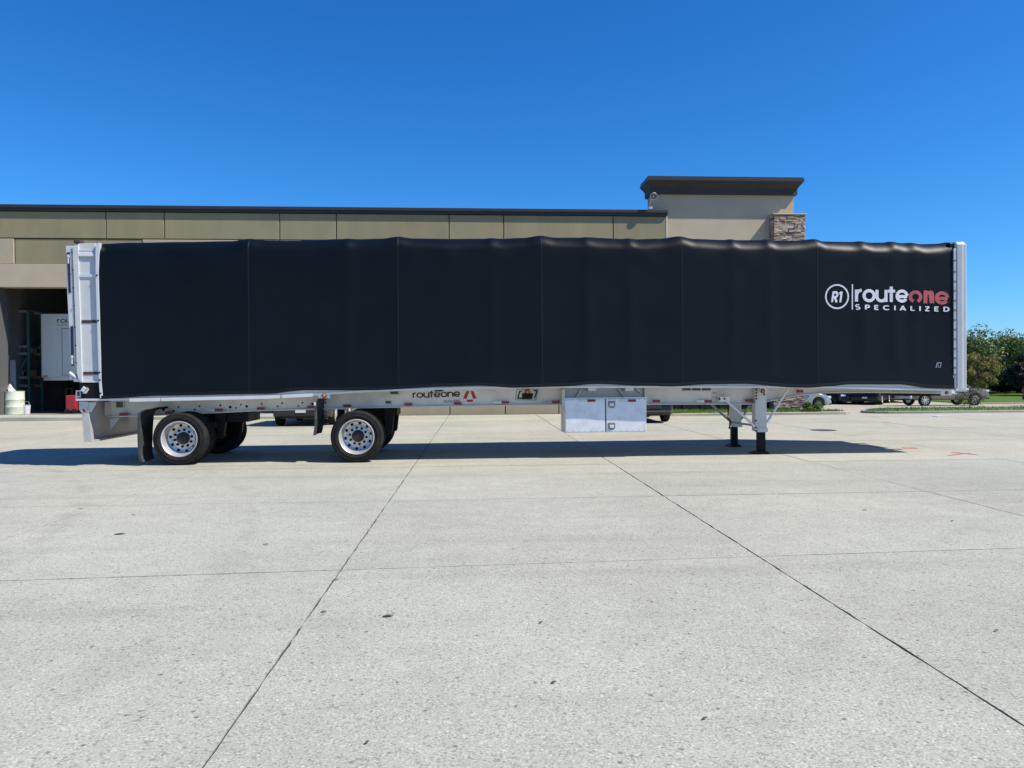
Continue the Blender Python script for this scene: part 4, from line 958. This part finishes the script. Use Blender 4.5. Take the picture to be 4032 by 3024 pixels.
for x, y in ((1045, 152), (1045, 186), (1045, 218), (1045, 250), (1132, 203), (1040, 487), (1040, 560), (1042, 600)):
    p = Q(C6, x, y, LD-.02); inst('bolt', bme, None, l1, (p.x, LD-.021, p.z), (0, 0, 0), (.017, 1, .017))
br = MB().bar(Q(C6, 715, 265, LD), Q(C6, 1040, 560, LD), .024).build('brace', M['bright'], tr, True)
MB().bar(Q(C6, 1385, 150, LD), Q(C6, 1162, 505, LD), .024).build('brace', M['bright'], tr, True)
MB().bar(Q(C6, 560, 318, FD), Q(C6, 778, 508, FD), .024).build('brace', M['alu'], tr, True)
MB().bar(Q(C6, 970, 322, FD), Q(C6, 885, 470, FD), .024).build('brace', M['alu'], tr, True)
MB().bar(Q(C6, 985, 322, 1.3), Q(C6, 1030, 470, 1.1), .024).build('brace', M['alu'], tr, True)
MB().bar(Q(C6, 780, 505, FD+.05), Q(C6, 1032, 540, LD+.05), .02).build('cross_shaft', M['steel'], tr, True)
MB().bar(Q(C6, 745, 330, .9), Q(C6, 735, 450, .9), .012).bar(Q(C6, 735, 450, .9), Q(C6, 765, 500, .9), .012).bar(Q(C6, 765, 500, .9), Q(C6, 748, 580, .9), .014).build('crank_handle', M['black'], tr, True)
A, B_ = Q(C6, 625, 225, BD-.06), Q(C6, 735, 280, BD-.06); MB().box(A.x, B_.x, LD-.02, BD-.08, B_.z, A.z).build('brace_bracket', M['bright'], tr, bevel=.004)
for x in (645, 698): p = Q(C6, x, 250, LD-.02); inst('bolt', bme, None, tr, (p.x, LD-.021, p.z), (0, 0, 0), (.02, 1, .02))
A = Q(C6, 560, 305, BD); B_ = Q(C6, 625, 135, BD); MB().box(A.x, B_.x, BD-.006, BD-.001, A.z+.03, B_.z).build('web_plate', M['alu'], tr)
# ---- wheels
tyr = [(.30, .012), (.325, -.01), (.365, -.016), (.372, -.021), (.378, -.017), (.42, -.012), (.432, -.014), (.445, .0), (.458, .018), (.464, .035)]
for g in (.07, .115, .16): tyr += [(.466, g-.008), (.456, g-.006), (.456, g+.006), (.466, g+.008)]
tyr += [(.464, .2), (.458, .217), (.445, .235), (.42, .248), (.36, .252), (.32, .245), (.30, .22)]
rim = [(.308, .004), (.316, -.008), (.308, -.012), (.296, -.004), (.29, .012), (.284, .045), (.266, .075), (.262, .10), (.272, .19), (.268, .215), (.255, .226), (.190, .229)]
T_ = MB().lathe(tyr, 64).mesh('tyre', True); T_.materials.append(M['rubber'])
R_ = MB().lathe(rim, 56).mesh('rim', True); R_.materials.append(M['polish'])
R2_ = R_.copy(); R2_.materials.clear(); R2_.materials.append(M['black'])
LP = MB().lathe([(.202, .228), (.200, .212), (.196, .210), (.10, .210), (.10, .225)], 48).mesh('lug_plate', True); LP.materials.append(M['polish'])
HO = MB().lathe([(.001, -.0015), (.0275, -.0015), (.029, .001)], 20).mesh('hand_hole'); HO.materials.append(M['black'])
LN = MB().lathe([(.001, -.034), (.012, -.034), (.022, -.024), (.023, 0)], 10).mesh('lug_nut'); LN.materials.append(M['black'])
HB = MB().lathe([(.001, .092), (.034, .092), (.040, .096), (.043, .105), (.066, .108), (.074, .115), (.077, .15), (.098, .155), (.108, .165), (.110, .211)], 36).mesh('hub', True); HB.materials.append(M['hub'])
HC = MB().lathe([(.001, .088), (.032, .088), (.034, .0915)], 16).mesh('hub_cap'); HC.materials.append(M['red'])
def wheel(x, z, y, rot, full, flip=False, cap=False):
    root = bpy.data.objects.new('wheel', T_); COL.objects.link(root); root.parent = tr; root.location = (x, y, z); root.rotation_euler = (0, rot, math.pi if flip else 0)
    o = inst('rim', R_ if full else R2_, None, root)
    if full:
        inst('lug_plate', LP, None, root); inst('hub', HB, None, root)
        if cap: inst('hub_cap', HC, None, root)
        for k in range(10):
            a = 2*math.pi*k/10
            inst('hand_hole', HO, None, root, (.234*math.cos(a), .2265, .234*math.sin(a)))
            inst('lug_nut', LN, None, root, (.150*math.cos(a+.3), .210, .150*math.sin(a+.3)))
    return root
for n_, (px, py) in enumerate(((705.4, 1731), (1404, 1719))):
    p = q(px, py); z = .462
    wheel(p.x, z, 0.0, .1+.35*n_, True, cap=n_ == 1)
    wheel(p.x, z, .335, .5, False)
    wheel(p.x, z, W-.335, .2, False, True); wheel(p.x, z, W, .3, True, True)
    MB().bar((p.x, .24, z), (p.x, W-.24, z), .07, 14).build('axle', M['black'], tr, True)
    for yy in (.72, W-.72):
        MB().lathe([(.001, 0), (.11, 0), (.13, .06), (.11, .12), (.13, .18), (.11, .24), (.001, .24)], 18, (p.x-.35, yy, z+.10), 'z').build('air_spring', M['rubber'], tr, True)
        MB().prism([(p.x+.42, z+.5), (p.x+.62, z+.5), (p.x+.56, z-.02), (p.x+.46, z-.06)], yy-.06, yy+.06).build('hanger', M['black'], tr)
        MB().flat((p.x+.52, yy, z+.02), (p.x-.42, yy, z+.05), .09, .09).build('trailing_arm', M['black'], tr)
    MB().box(p.x-.12, p.x-.0, .64, W-.64, z+.36, z+.46).build('suspension_cross_tube', M['black'], tr)
    MB().bar((p.x+.2, .9, z+.2), (p.x+.2, .9, z+.45), .08, 14).build('brake_chamber', M['black'], tr, True)
A = Q(C3, 905, 370, BD); B_ = Q(C3, 970, 430, BD); MB().box(A.x, B_.x, BD, BD+.2, B_.z-.08, A.z).build('hanger', M['black'], tr)
A = Q(C2, 1640, 405, .75); B_ = Q(C2, 2010, 500, .75); MB().box(A.x, B_.x, .75, 1.6, B_.z, A.z).build('suspension_frame', M['black'], tr)
A = Q(C3, 1150, 352, .8); B_ = Q(C3, 1560, 430, .8); MB().box(A.x, B_.x, .8, 1.6, B_.z, A.z).build('suspension_frame', M['black'], tr)
# ---- mud flaps (hang across the duals)
def flap(c, pts, y0_, y1_, name, th=.014, skew=0.0):
    """pts: pixel path of the near edge from top to bottom"""
    P = [Q(c, x, y, y0_) for x, y in pts]; mb = MB(); ny = 10; n = len(P)
    for s in (0, th):
        for p in P:
            for k in range(ny+1):
                f = k/ny; mb.v.append((p.x+s+skew*f+.02*math.sin(f*5+p.z*3)*(1.4-p.z), y0_+(y1_-y0_)*f, p.z))
    N = n*(ny+1); g = lambda s, i, k: s*N+i*(ny+1)+k
    for i in range(n-1):
        for k in range(ny):
            mb.f.append((g(0, i, k), g(0, i, k+1), g(0, i+1, k+1), g(0, i+1, k))); mb.f.append((g(1, i, k), g(1, i+1, k), g(1, i+1, k+1), g(1, i, k+1)))
        for k in (0, ny): mb.f.append((g(0, i, k), g(0, i+1, k), g(1, i+1, k), g(1, i, k)))
    for i in (0, n-1):
        for k in range(ny): mb.f.append((g(0, i, k), g(1, i, k), g(1, i, k+1), g(0, i, k+1)))
    return mb.build(name, M['flap'], tr, True)
flap(C2, [(985, 352), (900, 364), (848, 378), (812, 410), (800, 462), (796, 540), (793, 640), (795, 760), (803, 850), (815, 905), (835, 938)], .0, .60, 'mud_flap', .04)
flap(C3, [(700, 258), (672, 272), (660, 300), (657, 370), (655, 460), (650, 540), (640, 610), (632, 648)], .02, .62, 'mud_flap', .03, .03)
MB().bar(Q(C2, 985, 352, .02)+Vector((0, 0, -.01)), Q(C2, 985, 352, .02)+Vector((0, .6, -.01)), .02).build('flap_rod', M['black'], tr)
A, B_ = Q(C3, 652, 285, .0), Q(C3, 676, 322, .0); MB().box(A.x, B_.x, -.006, .0, B_.z, A.z).build('flap_clip', M['bright'], tr)
MB().bar(Q(C3, 700, 258, .03), Q(C3, 700, 258, .03)+Vector((0, .5, 0)), .018).build('flap_rod', M['black'], tr)
# air line hanging by the rear bogie
MB().bar(Q(C3, 22, 400, .9), Q(C3, 22, 475, .9), .008).build('air_line', M['black'], tr)

# ================================================================== CARS
KIND = {
 'hatch': (3.95, 1.72, 2.5, .31, .20, [(-.5, .5), (-.49, .8), (-.46, .97), (-.3, 1.0), (.1, .96), (.24, .92), (.40, .80), (.47, .68), (.5, .45)], [(-.47, .95), (-.42, 1.32), (-.32, 1.46), (-.05, 1.5), (.08, 1.43), (.27, .9)]),
 'sedan': (4.7, 1.8, 2.75, .33, .20, [(-.5, .5), (-.49, .88), (-.44, 1.0), (-.3, 1.0), (.1, .95), (.25, .9), (.42, .78), (.48, .65), (.5, .45)], [(-.37, .98), (-.22, 1.36), (-.08, 1.45), (.04, 1.43), (.23, .9)]),
 'suv': (4.6, 1.88, 2.7, .36, .27, [(-.5, .5), (-.495, .92), (-.47, 1.08), (.1, 1.07), (.2, 1.05), (.42, .97), (.48, .85), (.5, .5)], [(-.48, 1.06), (-.455, 1.55), (-.38, 1.7), (0, 1.71), (.08, 1.64), (.23, 1.03)]),
 'pickup': (5.25, 1.94, 3.28, .385, .42, [(-.5, .65), (-.497, 1.05), (-.49, 1.12), (-.12, 1.12), (.15, 1.1), (.2, 1.1), (.42, 1.07), (.485, .98), (.5, .6)], [(-.15, 1.1), (-.135, 1.7), (-.07, 1.8), (.08, 1.81), (.14, 1.74), (.26, 1.08)]),
}
CW = {}
def car_wheel(r, spokes, dark):
    key = (r, spokes, dark)
    if key in CW: return CW[key]
    t = MB().lathe([(r*.66, .02), (r*.72, -.005), (r*.9, -.01), (r*.98, .01), (r, .04), (r, .17), (r*.97, .2), (r*.7, .2)], 36).mesh('tyre', True); t.materials.append(M['rubber'])
    mb = MB().lathe([(r*.67, .012), (r*.64, .0), (r*.61, .015), (r*.6, .07), (r*.05, .075)], 36)
    for k in range(spokes):
        a = 2*math.pi*k/spokes; mb.flat((r*.1*math.cos(a), .02, r*.1*math.sin(a)), (r*.61*math.cos(a), .012, r*.61*math.sin(a)), r*.13, .03)
    mb.lathe([(.001, -.002), (r*.13, .0), (r*.17, .03)], 16)
    m_ = mb.mesh('rim', False); m_.materials.append(M['inkg'] if dark else M['polish'])
    d_ = MB().lathe([(.001, .068), (r*.58, .068)], 24).mesh('brake_disc'); d_.materials.append(M['black'])
    CW[key] = (t, m_, d_); return CW[key]
def car(kind, paint, loc, rz, label, cat, spokes=10, dark=False, group=None):
    L, Wd, wb_, r, sill, sh, gh = KIND[kind]
    name = {'hatch': 'hatchback_car', 'sedan': 'sedan_car', 'suv': 'suv_car', 'pickup': 'pickup_truck'}[kind]
    root = empty(name, loc, label, cat, group, (0, 0, rz))
    off = -.02*L if kind != 'pickup' else -.06
    xw = [off-wb_/2, off+wb_/2]
    mb = MB(); n = 110; m = 0
    for i in range(n+1):
        x = -L/2+L*i/n; zs = smootht([(a*L, z) for a, z in sh], x)
        e = abs(x)/(L/2); zb = sill+max(0, (e-.86)/.14)*.1
        for w_ in xw:
            Ra = r+.055; dx = abs(x-w_)
            if dx < Ra: zb = max(zb, min(zs-.08, r+math.sqrt(Ra*Ra-dx*dx)*.98))
        hw = Wd/2*(1-.16*max(0, (e-.78)/.22)**2)
        h = zs-zb
        sec = [(hw*.955, zb), (hw*.99, zb+.12*h), (hw, zb+.45*h), (hw*.985, zb+.72*h), (hw*.955, zb+.93*h), (hw*.88, zs), (hw*.45, zs+.018), (0, zs+.025)]
        full = sec+[(-y, z) for y, z in sec[-2::-1]]; m = len(full)
        mb.v += [(x, y, z) for y, z in full]
    mb.f = [(i*m+j, (i+1)*m+j, (i+1)*m+(j+1) % m, i*m+(j+1) % m) for i in range(n) for j in range(m)]+[tuple(range(m)), tuple(n*m+j for j in range(m-1, -1, -1))]
    bd = mb.build('body', CARP[paint], root, True)
    # glasshouse
    g = [(a*L, z) for a, z in gh]; zmax = max(z for _, z in g); zmin = min(z for _, z in g)
    yy = lambda z: Wd/2*(.9-.22*(z-zmin)/(zmax-zmin))
    k = len(g); mb = MB().add([(x, -yy(z), z) for x, z in g]+[(x, yy(z), z) for x, z in g], [tuple(range(k)), tuple(range(2*k-1, k-1, -1))]+[(i, i+k, i+1+k, i+1) for i in range(k-1)])
    mb.build('glasshouse', M['glass'], root)
    rf = MB(); top = [p for p in g if p[1] > zmax-.16]
    kk = len(top); rf.add([(x, -yy(z)-.012, z+.012) for x, z in top]+[(x, yy(z)+.012, z+.012) for x, z in top]+[(x, -yy(z)-.012, z-.05) for x, z in top]+[(x, yy(z)+.012, z-.05) for x, z in top], [(i, i+1, i+1+kk, i+kk) for i in range(kk-1)]+[(i, i+2*kk, i+1+2*kk, i+1) for i in range(kk-1)]+[(i+kk, i+1+kk, i+1+3*kk, i+3*kk) for i in range(kk-1)])
    rf.build('roof', CARP[paint], root, True)
    for s in (-1, 1):
        for a, c in [(0, 1), (k-2, k-1)]+([(1, 2)] if kind != 'sedan' else []): MB().bar((g[a][0], s*yy(g[a][1]), g[a][1]), (g[c][0], s*yy(g[c][1]), g[c][1]), .04, 6).build('pillar', CARP[paint], root)
        xm = (g[0][0]+g[-1][0])/2; MB().bar((xm, s*yy(zmin), zmin), (xm-.05, s*yy(zmax-.03), zmax-.03), .035, 6).build('pillar', CARP[paint], root)
        MB().box(g[-1][0]-.42, g[-1][0]-.25, s*(Wd/2+.03) if s > 0 else s*(Wd/2+.14), s*(Wd/2+.14) if s > 0 else s*(Wd/2+.03), zmin+.02, zmin+.15).build('mirror', CARP[paint], root, bevel=.03)
        zl = sh[-2][1]
        MB().box(L/2-.28, L/2-.035, min(s*Wd*.28, s*Wd*.455), max(s*Wd*.28, s*Wd*.455), zl-.1, zl+.03).build('headlamp', M['lamp'], root, bevel=.03)
        MB().box(-L/2+.0, -L/2+.2, min(s*Wd*.33, s*Wd*.47), max(s*Wd*.33, s*Wd*.47), sh[1][1]-.12, sh[1][1]+.08).build('tail_lamp', M['tail'], root, bevel=.02)
        for hx in (-.12*L+.1, .1*L): MB().box(hx-.1, hx+.1, s*Wd/2-.01 if s > 0 else s*Wd/2-.012, s*Wd/2+.012 if s > 0 else s*Wd/2+.01, zmin-.12, zmin-.09).build('door_handle', M['steel'], root)
    MB().box(L/2-.06, L/2+.015, -Wd*.25, Wd*.25, sill+.18, sill+.36).build('grille', M['plastic'], root, bevel=.02)
    MB().box(L/2-.12, L/2+.025, -Wd*.42, Wd*.42, sill+.0, sill+.14).build('front_bumper', M['plastic'], root, bevel=.04)
    MB().box(-L/2-.03, -L/2+.14, -Wd*.45, Wd*.45, sill+.04, sill+.26).build('rear_bumper', M['steel' if kind == 'pickup' else 'plastic'], root, bevel=.04)
    MB().box(-L/2-.045, -L/2-.032, -.16, .16, sill+.1 if kind != 'suv' else sill+.16, sill+.21 if kind != 'suv' else sill+.27).build('number_plate', M['wtape'], root)
    MB().box(-L/2+.3, L/2-.3, -Wd/2+.22, Wd/2-.22, sill-.04, sill+.2).build('underbody', M['plastic'], root)
    if kind == 'pickup':
        MB().box(-L/2+.08, -.16*L, -Wd/2+.16, Wd/2-.16, 1.0, 1.152).build('bed_opening_shade', M['plastic'], root)  # dark box at rim height, painted shade in place of an open bed
    t, m_, d_ = car_wheel(r, spokes, dark)
    for x in xw:
        for s in (-1, 1):
            wl = bpy.data.objects.new('wheel', t); COL.objects.link(wl); wl.parent = root
            wl.location = (x, s*(Wd/2-.005), r); wl.rotation_euler = (0, random.uniform(0, 1), 0 if s < 0 else math.pi)
            inst('rim', m_, None, wl); inst('brake_disc', d_, None, wl)
    return root
def at(x, d):                                # ground position under image column x at distance d
    p = CAM+ray(x, 1500)*d; return Vector((p.x, p.y, tz(p.x, p.y)-.01))
# end-on pair behind the trailer
p = G(1183, 1680); car('suv', 'char', (p.x, p.y+2.35, -.0), math.pi/2, 'charcoal suv seen end-on with a white plate behind the rear bogie', 'car')
p = G(2543, 1667); c_ = car('suv', 'black', (p.x, p.y+2.2, 0), -math.pi/2, 'black suv seen end-on behind the silver toolbox', 'car')
p = at(3223, 45); car('hatch', 'blue', (p.x-1.55, p.y, p.z), 0, 'pale blue hatchback with dark steel wheels at the corner of the building', 'car', 12, True)
p = at(3296, 54.5); car('sedan', 'black', (p.x-.2, p.y+1.2, p.z), R(60), 'black car with a bright alloy wheel between the blue hatchback and navy car', 'car')
p = at(3357, 53); car('sedan', 'navy', (p.x, p.y+1.6, p.z), R(-97), 'dark navy car parked nose out beside the black suv', 'car')
p = at(3452, 52.6); car('suv', 'black', (p.x+.1, p.y+.9, p.z), R(52), 'black suv parked at an angle with tail toward the lot, beside the navy car', 'car')
p = at(3538, 55); car('sedan', 'black', (p.x, p.y+1.4, p.z), R(-100), 'black car parked nose out behind the grey pickup tail', 'car')
p = at(3738, 49.3); car('pickup', 'grey', (p.x-.25, p.y+.4, p.z), R(1), 'grey pickup truck with bright alloy wheels beyond the twiggy shrub', 'pickup', 8)
p = at(4024, 47); car('suv', 'black', (p.x+3.3, p.y+.5, p.z), R(0), 'black suv at the edge of the lawn, clear of the parked row', 'car')

# ================================================================== TREES AND SHRUBS
def tree(name, loc, h, rx, base, mat_, label, cat, clumps, per, leafs, trunk=.12, group=None, rz=None, seed=1, droop=0.0, open_=1.0):
    rs = random.Random(seed); root = empty(name, loc, label, cat, group)
    rz = rz or (h-base)/2; cz = h-rz
    ctr = []
    while len(ctr) < clumps:
        u = Vector((rs.uniform(-1, 1), rs.uniform(-1, 1), rs.uniform(-1, 1)))
        if .25 < u.length < 1.0 and rs.random() < u.length+.15: ctr.append(Vector((u.x*rx, u.y*rx, cz+u.z*rz)))
    tk = MB(); top = Vector((rs.uniform(-.1, .1), rs.uniform(-.1, .1), cz+.2*rz)); mid = Vector((rs.uniform(-.1, .1)*h*.1, 0, base+.1))
    tk.bar((0, 0, -.2), mid, trunk, 8, trunk*.8).bar(mid, top, trunk*.8, 8, trunk*.3)
    for c in ctr[::2]:
        s = mid.lerp(top, rs.uniform(.0, .8)); m = s.lerp(c, .55)+Vector((0, 0, .05*h*rs.random())); rr = trunk*.35
        tk.bar(s, m, rr, 5, rr*.6).bar(m, c, rr*.6, 5, rr*.15)
    tk.build('trunk', M['bark'], root, True)
    cr = MB()
    for c in ctr:
        R0 = rx*rs.uniform(.16, .34)*open_
        for _ in range(per):
            d = Vector((rs.gauss(0, 1), rs.gauss(0, 1), rs.gauss(0, .7))).normalized()*R0*rs.random()**.4
            p = c+d; p.z -= droop*abs(d.x)
            s = leafs*rs.uniform(.6, 1.3)
            nn = (d.normalized()*.6+Vector((rs.gauss(0, .6), rs.gauss(0, .6), rs.gauss(.5, .6)))).normalized()
            a = nn.orthogonal().normalized(); a.rotate(Matrix.Rotation(rs.uniform(0, 6.28), 3, nn)); b_ = nn.cross(a)
            o = len(cr.v); cr.v += [tuple(p-a*s), tuple(p+b_*s*.42+nn*s*.1), tuple(p+a*s), tuple(p-b_*s*.42+nn*s*.1)]; cr.f.append((o, o+1, o+2, o+3))
    me = bpy.data.meshes.new('crown'); me.from_pydata(cr.v, [], cr.f); o = bpy.data.objects.new('crown', me); COL.objects.link(o); me.materials.append(M[mat_]); o.parent = root
    return root
def atd(x, d, dz=0.05):
    p = CAM+ray(x, 1500)*d; return Vector((p.x, p.y, tz(p.x, p.y)+dz))
tree('shade_tree', atd(3868, 70), 5.75, 4.3, 1.0, 'leafa', 'broad green shade tree rising above the far lawn behind the yellow tree', 'tree', 75, 165, .17, .22, seed=3, open_=.9)
tree('shade_tree', atd(4030, 78), 4.5, 3.8, 1.0, 'leafa', 'lower green shade tree in front of the brown far building', 'tree', 60, 190, .17, .2, seed=5)
tree('shade_tree', atd(3690, 82), 5.2, 4.6, .6, 'leafa', 'green shade tree beyond the pickup behind the parked cars', 'tree', 55, 180, .18, .2, seed=9)
tree('young_tree', atd(3856, 58), 3.5, 1.35, .35, 'leafb', 'young yellow-green tree with brownish leaves on the far lawn', 'tree', 46, 150, .085, .06, seed=11)
tree('plum_tree', atd(4062, 64), 3.3, 1.7, .3, 'leafc', 'dark purple-leaved tree at the edge of the far lawn', 'tree', 45, 200, .12, .12, seed=13)
tree('shrub', atd(3818, 31.2, .13), .95, .58, .05, 'leafd', 'twiggy brown shrub on the grass island in front of the pickup', 'shrub', 34, 42, .032, .02, seed=15, open_=1.2)
tree('shrub', G(3196, 1630)+Vector((0, 0, .09)), .34, .36, .02, 'grass', 'leafy green shrub at the foot of the stone pillar', 'shrub', 22, 60, .04, .015, seed=17)
for k, (x, d, h_) in enumerate([(3930, 73, 1.7), (3975, 72, 2.0), (4020, 71, 1.9), (4060, 72, 1.8), (3760, 76, 1.7), (3700, 75, 1.6), (3630, 76, 1.7), (3560, 75, 1.6), (3490, 76, 1.7), (3420, 75, 1.7), (3350, 76, 1.6), (3280, 76, 1.7)]):
    tree('hedge_shrub', atd(x, d), h_, 1.25, .05, 'leafe', 'dark rounded hedge shrub in the row along the far lawn', 'shrub', 26, 130, .12, .06, 'dark hedge shrubs along the far lawn', seed=20+k, open_=1.3)
# far brown building
p = atd(4000, 98, 0); fb = empty('far_building', (p.x+14, p.y+6, p.z), 'low brown building with a dark flat roof behind the trees', 'building')
zr = 1.52+(1466-1340)*98/F-p.z
MB().box(-14, 16, -6, 6, 0, zr-.5).build('wall', M['brown'], fb); MB().box(-14.6, 16.6, -6.6, 6.6, zr-.5, zr).build('roof', M['far_roof'], fb)
for k in range(6): MB().box(-12+k*4.5, -10+k*4.5, -6.05, -5.98, 1.0, 2.4).build('window', M['glass'], fb)
for o in bpy.data.objects:
    if o.type == 'MESH' and o.parent is None and 'label' not in o and 'kind' not in o: print('UNTAGGED', o.name)
